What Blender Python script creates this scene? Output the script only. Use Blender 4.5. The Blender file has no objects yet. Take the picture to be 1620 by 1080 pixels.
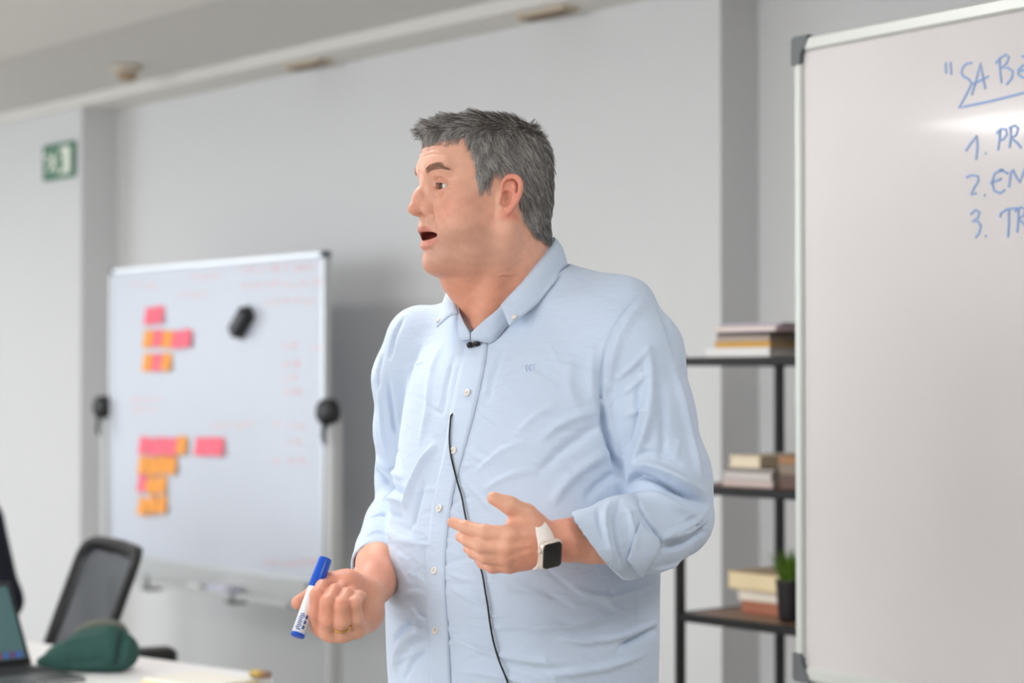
import bpy, math, random
import numpy as np
from mathutils import Vector, Matrix
from mathutils.bvhtree import BVHTree
random.seed(7); np.random.seed(7)
C = bpy.context.scene.collection
PI = math.pi
# ---------------------------------------------------------------- camera
F = 3150.0                       # focal length in pixels of the 1620 px wide frame
CAMZ = 1.42
TH = math.atan(60.0 / F)         # slight upward pitch
cam_d = bpy.data.cameras.new('camera'); cam = bpy.data.objects.new('camera', cam_d); C.objects.link(cam)
cam.location = (0, 0, CAMZ); cam.rotation_euler = (PI / 2 + TH, 0, 0)
cam_d.sensor_width = 36.0; cam_d.lens = 36.0 * F / 1620.0
cam_d.clip_start = 0.05; cam_d.clip_end = 60
cam_d.dof.use_dof = True; cam_d.dof.focus_distance = 2.74; cam_d.dof.aperture_fstop = 3.4
bpy.context.scene.camera = cam
# ---------------------------------------------------------------- room frame: the walls are turned 40 degrees to the lens
A2 = (0.644, -0.765); N2 = (0.765, 0.644)
WA = math.atan2(A2[1], A2[0])
def st(s, t, z=0.0): return Vector((A2[0] * s + N2[0] * t, A2[1] * s + N2[1] * t, z))
# ---------------------------------------------------------------- world, lights, exposure
world = bpy.data.worlds.new('world'); bpy.context.scene.world = world; world.use_nodes = True
world.node_tree.nodes['Background'].inputs[0].default_value = (0.75, 0.85, 1.0, 1)
world.node_tree.nodes['Background'].inputs[1].default_value = 0.4
vs = bpy.context.scene.view_settings
vs.view_transform = 'Standard'; vs.look = 'None'; vs.exposure = 0.17; vs.gamma = 1.0; vs.use_curve_mapping = False
def area_light(name, loc, target, sx, sy, power, col):
    d = bpy.data.lights.new(name, 'AREA'); d.shape = 'RECTANGLE'; d.size = sx; d.size_y = sy; d.energy = power; d.color = col
    o = bpy.data.objects.new(name, d); C.objects.link(o); o.location = loc
    o.rotation_euler = (Vector(target) - Vector(loc)).to_track_quat('-Z', 'Y').to_euler()
    o['label'] = 'daylight falling in through a window'; return o
ROOM = dict(s0=-11.5, s1=3.2, t0=-5.2, H=2.546)
area_light('window_daylight', st(ROOM['s0'] + .25, -1.2, 1.6), st(0, -.5, 1.3), 4.5, 1.7, 115, (0.86, 0.93, 1.0))
area_light('window_daylight', st(-2.6, ROOM['t0'] + .25, 1.6), st(-3.2, 3, 1.2), 5.0, 1.7, 165, (0.97, 0.98, 1.0))
PANELS = [(-5.72, -1.07), (-3.0, -1.07), (-.6, -1.07), (-5.72, 1.7), (-3.0, 1.7), (-.4, 1.7), (-8.5, -1.07), (-8.5, 1.7)]
PANEL_W = 14.5

# ---------------------------------------------------------------- helpers
def lin(c):
    return tuple((x / 255 / 12.92 if x / 255 <= .04045 else ((x / 255 + .055) / 1.055) ** 2.4) for x in c)
def tag(o, label=None, cat=None, group=None, kind=None):
    if label: o['label'] = label
    if cat: o['category'] = cat
    if group: o['group'] = group
    if kind: o['kind'] = kind
    return o
def thing(name, label, cat, loc=(0, 0, 0), rz=0.0, group=None):
    o = bpy.data.objects.new(name, None); C.objects.link(o); o.location = loc; o.rotation_euler = (0, 0, rz)
    o.empty_display_size = .05
    return tag(o, label, cat, group)
_M = {}
def mat(name, rgb=(200, 200, 200), rough=.5, metal=0., noise=0., nscale=20., bump=0., bscale=200., emit=None, estr=0., coat=0., spec=.5, sss=0., attr=None, alpha=1., trans=0., stretch=None, sheen=0.):
    if name in _M: return _M[name]
    m = bpy.data.materials.new(name); m.use_nodes = True; nt = m.node_tree; N = nt.nodes; L = nt.links
    b = N['Principled BSDF']; c = lin(rgb)
    b.inputs['Base Color'].default_value = (*c, 1); b.inputs['Roughness'].default_value = rough; b.inputs['Metallic'].default_value = metal
    b.inputs['Specular IOR Level'].default_value = spec; b.inputs['Coat Weight'].default_value = coat
    b.inputs['Alpha'].default_value = alpha; b.inputs['Transmission Weight'].default_value = trans
    if sheen: b.inputs['Sheen Weight'].default_value = sheen; b.inputs['Sheen Roughness'].default_value = .5
    if sss:
        b.inputs['Subsurface Weight'].default_value = sss; b.inputs['Subsurface Radius'].default_value = (1, .35, .18); b.inputs['Subsurface Scale'].default_value = .006
    tc = N.new('ShaderNodeTexCoord'); src = tc.outputs['Object']
    if stretch:
        mp = N.new('ShaderNodeMapping'); mp.inputs['Scale'].default_value = stretch; L.new(src, mp.inputs[0]); src = mp.outputs[0]
    col = None
    if attr:
        a = N.new('ShaderNodeAttribute'); a.attribute_name = attr; col = a.outputs['Color']; L.new(col, b.inputs['Base Color'])
    if noise:
        nz = N.new('ShaderNodeTexNoise'); nz.inputs['Scale'].default_value = nscale; nz.inputs['Detail'].default_value = 4; L.new(src, nz.inputs['Vector'])
        mr = N.new('ShaderNodeMapRange'); mr.inputs[1].default_value = .3; mr.inputs[2].default_value = .7; mr.inputs[3].default_value = 1 - noise; mr.inputs[4].default_value = 1 + noise; L.new(nz.outputs[0], mr.inputs[0])
        mx = N.new('ShaderNodeVectorMath'); mx.operation = 'SCALE'
        if col: L.new(col, mx.inputs[0])
        else: mx.inputs[0].default_value = c
        L.new(mr.outputs[0], mx.inputs['Scale']); L.new(mx.outputs[0], b.inputs['Base Color'])
    if bump:
        nz = N.new('ShaderNodeTexNoise'); nz.inputs['Scale'].default_value = bscale; nz.inputs['Detail'].default_value = 3; L.new(src, nz.inputs['Vector'])
        bp = N.new('ShaderNodeBump'); bp.inputs['Strength'].default_value = bump; bp.inputs['Distance'].default_value = .002; L.new(nz.outputs[0], bp.inputs['Height']); L.new(bp.outputs[0], b.inputs['Normal'])
    if emit: b.inputs['Emission Color'].default_value = (*lin(emit), 1); b.inputs['Emission Strength'].default_value = estr
    _M[name] = m; return m
def link(name, me, m=None, parent=None, smooth=False):
    o = bpy.data.objects.new(name, me); C.objects.link(o)
    if m: me.materials.append(m)
    if smooth: me.polygons.foreach_set('use_smooth', [True] * len(me.polygons))
    if parent is not None:
        o.parent = parent
    return o
class MB:
    """collects shapes into one mesh"""
    def __init__(s): s.v = []; s.f = []; s.sm = False
    def add(s, v, f):
        n = len(s.v); s.v += [tuple(p) for p in v]; s.f += [tuple(i + n for i in q) for q in f]; return s
    def prism(s, outline, axis0, axis1, ext, origin=(0, 0, 0)):
        """outline: 2-D points along axis0/axis1, extruded by the vector ext"""
        a, b, e, o = map(Vector, (axis0, axis1, ext, origin)); n = len(outline)
        P = [o + a * x + b * y for x, y in outline]
        v = P + [p + e for p in P]
        f = [tuple(range(n))[::-1], tuple(range(n, 2 * n))] + [(i, (i + 1) % n, n + (i + 1) % n, n + i) for i in range(n)]
        return s.add(v, f)
    def box(s, lo, hi, bev=0.0, M=None):
        lo = Vector(lo); hi = Vector(hi); c = (lo + hi) / 2; h = (hi - lo) / 2
        bv = min(bev, *(x * .49 for x in h)) if bev else 0
        v = []; f = []
        if not bv:
            v = [Vector((x, y, z)) for x in (lo.x, hi.x) for y in (lo.y, hi.y) for z in (lo.z, hi.z)]
            f = [(0, 1, 3, 2), (4, 6, 7, 5), (0, 4, 5, 1), (2, 3, 7, 6), (0, 2, 6, 4), (1, 5, 7, 3)]
        else:
            idx = {}
            for sx in (-1, 1):
                for sy in (-1, 1):
                    for sz in (-1, 1):
                        for ax in range(3):
                            d = [h.x - bv, h.y - bv, h.z - bv]; d[ax] = h[ax]
                            idx[sx, sy, sz, ax] = len(v); v.append(c + Vector((sx * d[0], sy * d[1], sz * d[2])))
            for ax in range(3):
                o1, o2 = [k for k in range(3) if k != ax]
                for sg in (-1, 1):
                    q = []
                    for p1, p2 in ((-1, -1), (1, -1), (1, 1), (-1, 1)):
                        s3 = [0, 0, 0]; s3[ax] = sg; s3[o1] = p1; s3[o2] = p2; q.append(idx[(*s3, ax)])
                    f.append(tuple(q))
                    # edges along ax
                for p1 in (-1, 1):
                    for p2 in (-1, 1):
                        q = []
                        for sg, aa in ((-1, o1), (1, o1), (1, o2), (-1, o2)):
                            s3 = [0, 0, 0]; s3[ax] = sg; s3[o1] = p1; s3[o2] = p2; q.append(idx[(*s3, aa)])
                        f.append(tuple(q))
            for sx in (-1, 1):
                for sy in (-1, 1):
                    for sz in (-1, 1): f.append((idx[sx, sy, sz, 0], idx[sx, sy, sz, 1], idx[sx, sy, sz, 2]))
        if M is not None: v = [M @ p for p in v]
        return s.add(v, f)
    def tube(s, pts, r, n=8, cap=True, flat=None):
        pts = [Vector(p) for p in pts]; R = r if hasattr(r, '__len__') else [r] * len(pts)
        up = None; v = []; f = []
        for i, p in enumerate(pts):
            t = (pts[min(i + 1, len(pts) - 1)] - pts[max(i - 1, 0)]).normalized()
            if up is None: up = t.orthogonal().normalized()
            up = (up - t * up.dot(t)).normalized(); w = t.cross(up)
            for k in range(n):
                a = 2 * PI * k / n; v.append(p + (up * math.cos(a) + w * math.sin(a)) * R[i])
        for i in range(len(pts) - 1):
            for k in range(n): f.append((i * n + k, i * n + (k + 1) % n, (i + 1) * n + (k + 1) % n, (i + 1) * n + k))
        if cap: f.append(tuple(range(n))[::-1]); f.append(tuple((len(pts) - 1) * n + k for k in range(n)))
        return s.add(v, f)
    def lathe(s, prof, o=(0, 0, 0), ax=(0, 0, 1), n=20):
        o = Vector(o); ax = Vector(ax).normalized(); u = ax.orthogonal().normalized(); w = ax.cross(u); v = []; f = []
        for r, h in prof:
            for k in range(n): a = 2 * PI * k / n; v.append(o + ax * h + (u * math.cos(a) + w * math.sin(a)) * max(r, 1e-5))
        for i in range(len(prof) - 1):
            for k in range(n): f.append((i * n + k, i * n + (k + 1) % n, (i + 1) * n + (k + 1) % n, (i + 1) * n + k))
        return s.add(v, f)
    def build(s, name, m, parent=None, smooth=False):
        me = bpy.data.meshes.new(name); me.from_pydata(s.v, [], s.f); me.update()
        import bmesh
        bm = bmesh.new(); bm.from_mesh(me); bmesh.ops.recalc_face_normals(bm, faces=bm.faces); bm.to_mesh(me); bm.free()
        if parent is not None and parent.matrix_world != Matrix.Identity(4): pass
        return link(name, me, m, parent, smooth)
def autosmooth(o, ang=40):
    me = o.data; me.polygons.foreach_set('use_smooth', [True] * len(me.polygons))
    me.set_sharp_from_angle(angle=math.radians(ang)); return o
def ray(px, py):
    """direction through a photograph pixel, scaled to 1 m of depth"""
    u = (px - 810) / F; v = (540 - py) / F
    d = Vector((u, math.cos(TH) - v * math.sin(TH), math.sin(TH) + v * math.cos(TH)))
    return d / d.y
def at(px, py, Y): return Vector((0, 0, CAMZ)) + ray(px, py) * Y
def onwall(px, py, t):
    d = ray(px, py); k = t / (N2[0] * d.x + N2[1] * d.y); p = Vector((0, 0, CAMZ)) + d * k
    return A2[0] * p.x + A2[1] * p.y, p.z
STM = Matrix(((A2[0], N2[0], 0, 0), (A2[1], N2[1], 0, 0), (0, 0, 1, 0), (0, 0, 0, 1)))   # (s, t, z) -> world
# ================================================================ THE ROOM
def room():
    paint = mat('wall_paint', (218, 219, 220), .85, bump=.05, bscale=150)
    ceil_m = mat('ceiling_paint', (214, 213, 209), .9, bump=.04, bscale=120)
    s0, s1, t0, H = ROOM['s0'], ROOM['s1'], ROOM['t0'], ROOM['H']
    T0 = 3.947; TL = 3.787; TR = 4.097; sL = -7.16; sR = -3.80
    def sbox(name, lo, hi, m, bev=0): return tag(MB().box(lo, hi, bev, STM).build(name, m), kind='structure')
    fl = sbox('floor', (s0 - .2, t0 - .2, -.1), (s1 + .2, 4.4, 0), mat('floor_tile', (190, 184, 176), .35, noise=.12, nscale=3))
    # ceiling slab with openings is simple: one slab, lamps set on it
    sbox('ceiling', (s0 - .2, t0 - .2, H), (s1 + .2, 4.4, H + .1), ceil_m)
    # back wall in its three planes (projecting bay, middle, recess)
    out = [(s0 - .2, 4.4), (s0 - .2, TL), (sL, TL), (sL, T0), (sR, T0), (sR, TR), (s1 + .2, TR), (s1 + .2, 4.4)]
    b = MB(); b.prism([(x, y) for x, y in out], (A2[0], A2[1], 0), (N2[0], N2[1], 0), (0, 0, H + .05), (0, 0, 0))
    tag(b.build('wall_back', paint), kind='structure')
    # left wall, wall behind and right wall; windows are real openings
    def wall_open(name, axis, pos, lo, hi, wins, sill=.75, head=2.3, th=.2):
        b = MB(); cuts = sorted(wins); e = [lo] + [c for w in cuts for c in w] + [hi]
        def bx(x0, x1, z0, z1):
            if axis == 's': b.box((min(pos, pos + th), x0, z0), (max(pos, pos + th), x1, z1), 0, STM)
            else: b.box((x0, min(pos, pos + th), z0), (x1, max(pos, pos + th), z1), 0, STM)
        for i in range(0, len(e), 2): bx(e[i], e[i + 1], 0, H)
        for w0, w1 in cuts: bx(w0, w1, 0, sill); bx(w0, w1, head, H)
        tag(b.build(name, paint), kind='structure')
    wall_open('wall_left', 's', s0, t0, TL, [(-3.6, 1.2)], th=-.2)
    wall_open('wall_front', 't', t0, s0, s1, [(-5.2, 0.0)], th=-.2)
    wall_open('wall_right', 's', s1, t0, TR, [], th=.2)
    fm = mat('window_frame_white', (230, 230, 230), .4)
    for k, (ax, pos, w0, w1) in enumerate((('s', s0, -3.6, 1.2), ('t', t0, -5.2, 0.0))):
        b = MB(); n = 4; d = .06
        def bx(x0, x1, z0, z1):
            if ax == 's': b.box((pos - .12, x0, z0), (pos - .06, x1, z1), .005, STM)
            else: b.box((x0, pos - .12, z0), (x1, pos - .06, z1), .005, STM)
        bx(w0, w1, .75, .81); bx(w0, w1, 2.24, 2.3)
        for i in range(n + 1):
            x = w0 + (w1 - w0 - d) * i / n; bx(x, x + d, .81, 2.24)
        tag(b.build('window_%d' % (k + 1), fm), kind='structure')
    # plaster soffit running below the ceiling along the back wall
    sbox('trim_1', (s0, 3.765, 2.505), (s1, TR - .001, H + .01), mat('soffit_paint', (226, 224, 219), .8), .002)
    # raised light tray plate on the ceiling
    for k, (sa, sb, ta, tb) in enumerate(((-10.6, -3.6, .9, 3.1), (-10.6, -3.6, -1.9, .3))):
        sbox('trim_%d' % (k + 2), (sa, ta, H - .012), (sb, tb, H + .005), mat('tray_paint', (228, 226, 221), .8), .004)
    bm_ = mat('skirting', (225, 225, 225), .5)
    sbox('baseboard_back', (sL, T0 - .012, 0), (sR, T0 + .01, .08), bm_)
    sbox('baseboard_left', (s0, TL - .012, 0), (sL, TL + .01, .08), bm_)
    sbox('baseboard_right', (sR, TR - .012, 0), (s1, TR + .01, .08), bm_)
    # ceiling LED panels (their light is the lamp's own)
    em = mat('led_diffuser', (255, 255, 255), .5, emit=(252, 251, 250), estr=PANEL_W); fr = mat('led_frame', (225, 225, 225), .4)
    for i, (s, t) in enumerate(PANELS):
        p = thing('ceiling_light', 'square white LED ceiling light panel above the room', 'ceiling light', st(s, t, H - .012), WA, 'ceiling light panels')
        b = MB(); w = .34
        for (x0, y0, x1, y1) in ((-w, -w, w, -w + .025), (-w, w - .025, w, w), (-w, -w + .025, -w + .025, w - .025), (w - .025, -w + .025, w, w - .025)): b.box((x0, y0, -.02), (x1, y1, .012), .003)
        b.build('frame', fr, p)
        MB().box((-w + .025, -w + .025, -.012), (w - .025, w - .025, .008)).build('diffuser', em, p)
    # small ceiling fixtures in view
    d = ray(201, 104); k = (H - CAMZ) / d.z; P = Vector((0, 0, CAMZ)) + d * k
    sm = thing('smoke_detector', 'small beige round detector on the ceiling at left', 'detector', (P.x, P.y, H))
    MB().lathe([(.001, 0), (.055, 0), (.055, -.02), (.048, -.026), (.001, -.026)], n=24).build('base', mat('old_plastic', (205, 196, 180), .5), sm, True)
    MB().lathe([(.001, -.026), (.036, -.026), (.034, -.048), (.022, -.055), (.001, -.055)], n=24).build('sensor_cap', mat('old_plastic_dark', (172, 150, 124), .5), sm, True)
    d = ray(468, 86); k = (2.505 - CAMZ) / d.z; P = Vector((0, 0, CAMZ)) + d * k
    for i, (px, py) in enumerate(((468, 88), (845, 2))):
        s, z = onwall(px, py, 3.80)
        v = thing('air_vent', ['narrow beige slot vent in the ceiling soffit above the sticky-note board', 'narrow beige slot vent in the ceiling soffit above the man'][i], 'vent', st(s, 3.85, 2.505), WA)
        MB().box((-.11, -.035, -.012), (.11, .035, .004), .003).build('frame', mat('vent_beige', (196, 182, 160), .5), v)
        for q in range(3): MB().box((-.095, -.024 + q * .018, -.016), (.095, -.014 + q * .018, -.010), 0).build('slat', mat('vent_brown', (120, 98, 80), .6), v)  # slats in a darker brown than the beige frame

def exit_sign():
    t = 3.787; sa, _ = onwall(72, 255, t); sb, _ = onwall(121, 255, t)
    _, z1 = onwall(96, 227, t); _, z0 = onwall(96, 283, t)
    w = sb - sa; h = z1 - z0
    e = thing('exit_sign', 'green and white emergency exit sign on the far left wall', 'sign', st(sa, t, z0), WA)
    MB().box((0, -.012, 0), (w, -.001, h), .002).build('plate', mat('exit_green', (22, 110, 78), .4), e)
    wm = mat('exit_white', (235, 240, 225), .4)
    def flat(pts, name): 
        b = MB(); b.prism([(x * w, y * h) for x, y in pts], (1, 0, 0), (0, 0, 1), (0, .003, 0), (0, -.0145, 0)); return b.build(name, wm, e)
    flat([(.56, .12), (.90, .12), (.90, .88), (.56, .88), (.56, .80), (.70, .55), (.62, .5), (.72, .3), (.56, .2)], 'door_pictogram')
    flat([(.30, .78), (.36, .84), (.42, .78), (.36, .71)], 'figure_head')
    flat([(.24, .62), (.42, .68), (.52, .55), (.46, .50), (.40, .56), (.38, .44), (.50, .30), (.46, .14), (.40, .14), (.42, .28), (.32, .36), (.22, .20), (.14, .20), (.27, .42), (.30, .56), (.22, .54), (.16, .42), (.11, .46)], 'running_figure')
    flat([(.05, .70), (.14, .80), (.14, .73), (.22, .73), (.22, .67), (.14, .67), (.14, .60)], 'arrow')

def strokes(name, lines, frame, m, parent, r=.0022, y=-.0012):
    """pen strokes: flat ribbons lying on a board; frame maps (x, z) on the board to parent space"""
    b = MB()
    for ln in lines:
        P = []
        for i in range(len(ln) - 1):
            k = max(1, int(max(abs(ln[i + 1][0] - ln[i][0]), abs(ln[i + 1][1] - ln[i][1])) / .01))
            P += [(ln[i][0] + (ln[i + 1][0] - ln[i][0]) * j / k, ln[i][1] + (ln[i + 1][1] - ln[i][1]) * j / k) for j in range(k)]
        P.append(ln[-1]); v = []; f = []
        for i, p in enumerate(P):
            q0 = P[max(i - 1, 0)]; q1 = P[min(i + 1, len(P) - 1)]; dx, dz = q1[0] - q0[0], q1[1] - q0[1]; L = math.hypot(dx, dz) or 1
            nx, nz = -dz / L * r, dx / L * r
            for sg, yy in ((1, y), (-1, y), (-1, y + .0011), (1, y + .0011)): v.append((p[0] + nx * sg, yy, p[1] + nz * sg))
        for i in range(len(P) - 1):
            for k in range(4): f.append((4 * i + k, 4 * i + (k + 1) % 4, 4 * i + 4 + (k + 1) % 4, 4 * i + 4 + k))
        f += [(0, 1, 2, 3), tuple(4 * (len(P) - 1) + k for k in (3, 2, 1, 0))]
        b.add(v, f)
    return b.build(name, m, parent)

def left_board():
    t = 3.55; sa, _ = onwall(175, 650, t); sb, _ = onwall(514, 650, t)
    zt = .5 * (onwall(180, 429, t)[1] + onwall(520, 393, t)[1]); zb = .5 * (onwall(508, 920, t)[1] + onwall(170, 880, t)[1])
    w = sb - sa; h = zt - zb; d = .022
    o = thing('whiteboard', 'white mobile whiteboard covered with pink and orange sticky notes, behind the man', 'whiteboard', st(sa, t, 0), WA)
    al = mat('aluminium', (196, 198, 200), .35, .7); bl = mat('black_plastic', (26, 26, 28), .45); gy = mat('stand_grey', (190, 192, 192), .45)
    MB().box((.01, 0, zb + .01), (w - .01, .018, zt - .01)).build('board_panel', mat('whiteboard_left', (202, 208, 220), .4, noise=.01, nscale=3), o)
    fw = .016
    for nm, bb in (('frame_rail', ((0, -.006, zt - fw), (w, d, zt))), ('frame_rail', ((0, -.006, zb), (w, d, zb + fw))), ('frame_stile', ((0, -.006, zb + fw), (fw * .7, d, zt - fw))), ('frame_stile', ((w - fw * .7, -.006, zb + fw), (w, d, zt - fw)))):
        MB().box(*bb, .002).build(nm, al, o)
    for x in (0, w - .02):
        for z in (zb, zt - .02): MB().box((x - .002, -.008, z - .002), (x + .022, d + .002, z + .022), .004).build('corner_cap', mat('corner_grey', (90, 94, 112), .5), o)
    # pen tray hanging under the board
    tz = zb - .075
    MB().box((-.0, -.075, tz), (w * .93, -.005, tz + .006), .001).box((0, -.078, tz), (w * .93, -.072, tz + .02), .001).box((0, -.008, tz), (w * .93, .0, zb + .0), .001).build('pen_tray', gy, o)
    for x in (w * .30, w * .70):
        MB().box((x - .008, -.086, tz - .018), (x + .008, -.078, tz + .045), .003).box((x - .008, -.086, tz - .018), (x + .008, -.02, tz - .006), .003).tube([(x - .03, -.088, tz - .008), (x + .01, -.088, tz - .008)], .006, 8).build('tray_bracket', mat('steel_grey', (140, 142, 144), .35, .6), o, True)
    # stand: posts, pivots, feet
    pz = .5 * (onwall(165, 645, t)[1] + onwall(522, 650, t)[1])
    for sg, x in ((-1, -.035), (1, w + .035)):
        MB().box((x - .022, -.012, .1), (x + .022, .03, pz + .02), .006).build('post', gy, o)
        MB().lathe([(.001, -.035), (.036, -.035), (.042, -.026), (.042, .004), (.034, .012), (.001, .012)], (x, 0, pz), (0, 1, 0), 24).build('pivot_knob', bl, o, True)
        MB().tube([(x + .01, -.03, pz - .02), (x + .022, -.045, pz - .07), (x + .03, -.045, pz - .10)], [.009, .008, .006], 8).build('pivot_lever', bl, o, True)
        f = MB().box((x - .025, -.3, .07), (x + .025, .3, .1), .006).build('foot', gy, o)
        for y in (-.27, .27): MB().lathe([(.001, -.012), (.033, -.012), (.035, 0), (.033, .012), (.001, .012)], (x, y, .035), (1, 0, 0), 16).build('caster', bl, f, True)
    MB().box((-.035, 0, .14), (w + .035, .02, .18), .004).build('crossbar', gy, o)
    # sticky notes : (px, py, colour, turn)
    def loc(px, py): s, z = onwall(px, py, t); return s - sa, z
    P, O_ = 'pink', 'orange'
    rows = [(238, 499, [P, P], 'in the top row of notes, two pink squares side by side'), (236, 536, [O_, P, O_, P, P], 'row2'), (235, 573, [O_, P, O_], 'row3'), (229, 705, [P, P, P, P, O_], 'row4'), (318, 705, [P, P, P], 'row4b'),
            (228, 736, [O_, O_, O_, O_], 'row5'), (227, 765, [P, O_, O_], 'row6'), (228, 799, [O_, O_, O_], 'row7')]
    lab = {0: 'top pair', 1: 'upper row of five', 2: 'upper row of three', 3: 'lower row of five', 4: 'separate pink trio', 5: 'lower row of four', 6: 'second-lowest row', 7: 'lowest row'}
    ordw = ['leftmost', 'second', 'third', 'fourth', 'fifth']
    for ri, (px, py, cs, _) in enumerate(rows):
        for ci, c in enumerate(cs):
            rr = random.Random(ri * 17 + ci); q = px + ci * 15.4; sd = .061
            x, z = loc(q, py + rr.uniform(-1.5, 1.5)); a = rr.uniform(-.07, .07)
            if ri == 7: a = [.15, -.5, -.08][ci]
            if ri == 6 and ci == 1: a = .6
            n = bpy.data.objects.new('sticky_note', NOTE[c]); C.objects.link(n)
            n.location = st(sa + x, t - .003 - .0007 * ci, z); n.rotation_euler = (0, a, WA)
            n.matrix_world = Matrix.Translation(n.location) @ Matrix.Rotation(WA, 4, 'Z') @ Matrix.Rotation(a, 4, 'Y')
            tag(n, '%s sticky note, %s from left in the %s on the whiteboard' % (c, ordw[ci], lab[ri]), 'sticky note', 'sticky notes on the whiteboard')
    # faded red handwriting
    red = mat('faded_red_ink', (236, 186, 188), .5); R = random.Random(3)
    def scribble(px0, px1, py, hh):
        x0, z = loc(px0, py); x1, z1 = loc(px1, py - (px1 - px0) * .02); L = []; x = x0
        while x < x1:
            n = R.randint(3, 6); pts = []
            for k in range(n): pts.append((x, z + (z1 - z) * (x - x0) / (x1 - x0) + R.uniform(-hh, hh))); x += R.uniform(.004, .012)
            L.append(pts); x += R.uniform(.006, .02)
        return L
    LL = []
    for a in ((208, 250, 452, .012), (305, 350, 437, .012), (280, 330, 465, .01), (378, 500, 425, .013), (382, 500, 450, .013), (420, 500, 478, .012), (205, 260, 632, .010), (210, 255, 648, .009), (335, 362, 675, .01), (375, 400, 672, .012),
              (450, 470, 545, .012), (495, 512, 550, .01), (448, 470, 575, .012), (448, 468, 598, .012), (450, 468, 620, .012), (432, 448, 670, .01), (458, 482, 672, .012), (456, 480, 700, .012), (432, 446, 728, .01), (456, 482, 728, .012), (418, 500, 890, .012)):
        LL += scribble(*a)
    strokes('handwriting', LL, None, red, o, .0026, -.0012)['kind'] = 'stuff'
    # eraser
    x, z = loc(390, 510)
    e = thing('board_eraser', 'black board eraser stuck on the sticky-note whiteboard', 'eraser', st(sa + x, t, z))
    M = Matrix.Rotation(WA, 4, 'Z') @ Matrix.Rotation(-.75, 4, 'Y')
    MB().box((-.055, -.045, -.026), (.055, -.012, .026), .008, M).build('grip', bl, e); MB().box((-.055, -.012, -.026), (.055, -.001, .026), .001, M).build('felt_pad', mat('felt', (60, 60, 64), .9), e)
    # things in the tray
    x, _ = loc(332, 935)
    k = thing('board_marker', 'white marker with grey cap lying in the pen tray of the sticky-note board', 'marker', st(sa + x, t - .045, tz + .0155), WA)
    MB().lathe([(.001, -.06), (.009, -.06), (.009, .02), (.001, .02)], ax=(1, 0, 0)).build('barrel', mat('marker_white', (235, 236, 240), .35), k, True)
    MB().lathe([(.001, .02), (.0098, .02), (.0085, .06), (.001, .06)], ax=(1, 0, 0)).build('cap', mat('grey_cap', (105, 108, 110), .4), k, True)
    k = thing('paper_pack', 'pale lilac pack of notes lying in the pen tray beside the grey-capped marker', 'paper', st(sa + x + .15, t - .042, tz + .006), WA)
    MB().box((-.055, -.03, 0), (.06, .03, .026), .001).build('stack', mat('lilac_paper', (205, 207, 228), .7), k)
    MB().box((-.057, -.031, .026), (.061, .031, .0275), 0).build('cover_sheet', mat('lilac_cover', (222, 222, 234), .7), k)
    return o
NOTE = {}
def make_notes():
    for c, rgb in (('pink', (255, 122, 142)), ('orange', (255, 172, 84))):
        v = []; f = []; n = 4; s = .031
        for i in range(n + 1):
            zz = s - 2 * s * i / n; yy = -.009 * (i / n) ** 2
            v += [(-s, yy, zz), (s, yy, zz), (s, yy + .0007, zz), (-s, yy + .0007, zz)]
        for i in range(n):
            for k in range(4): f.append((4 * i + k, 4 * i + (k + 1) % 4, 4 * i + 4 + (k + 1) % 4, 4 * i + 4 + k))
        f += [(0, 1, 2, 3), (4 * n + 3, 4 * n + 2, 4 * n + 1, 4 * n)]
        me = bpy.data.meshes.new('sticky_note'); me.from_pydata(v, [], f); me.update(); me.materials.append(mat('note_' + c, rgb, .8)); NOTE[c] = me

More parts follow.
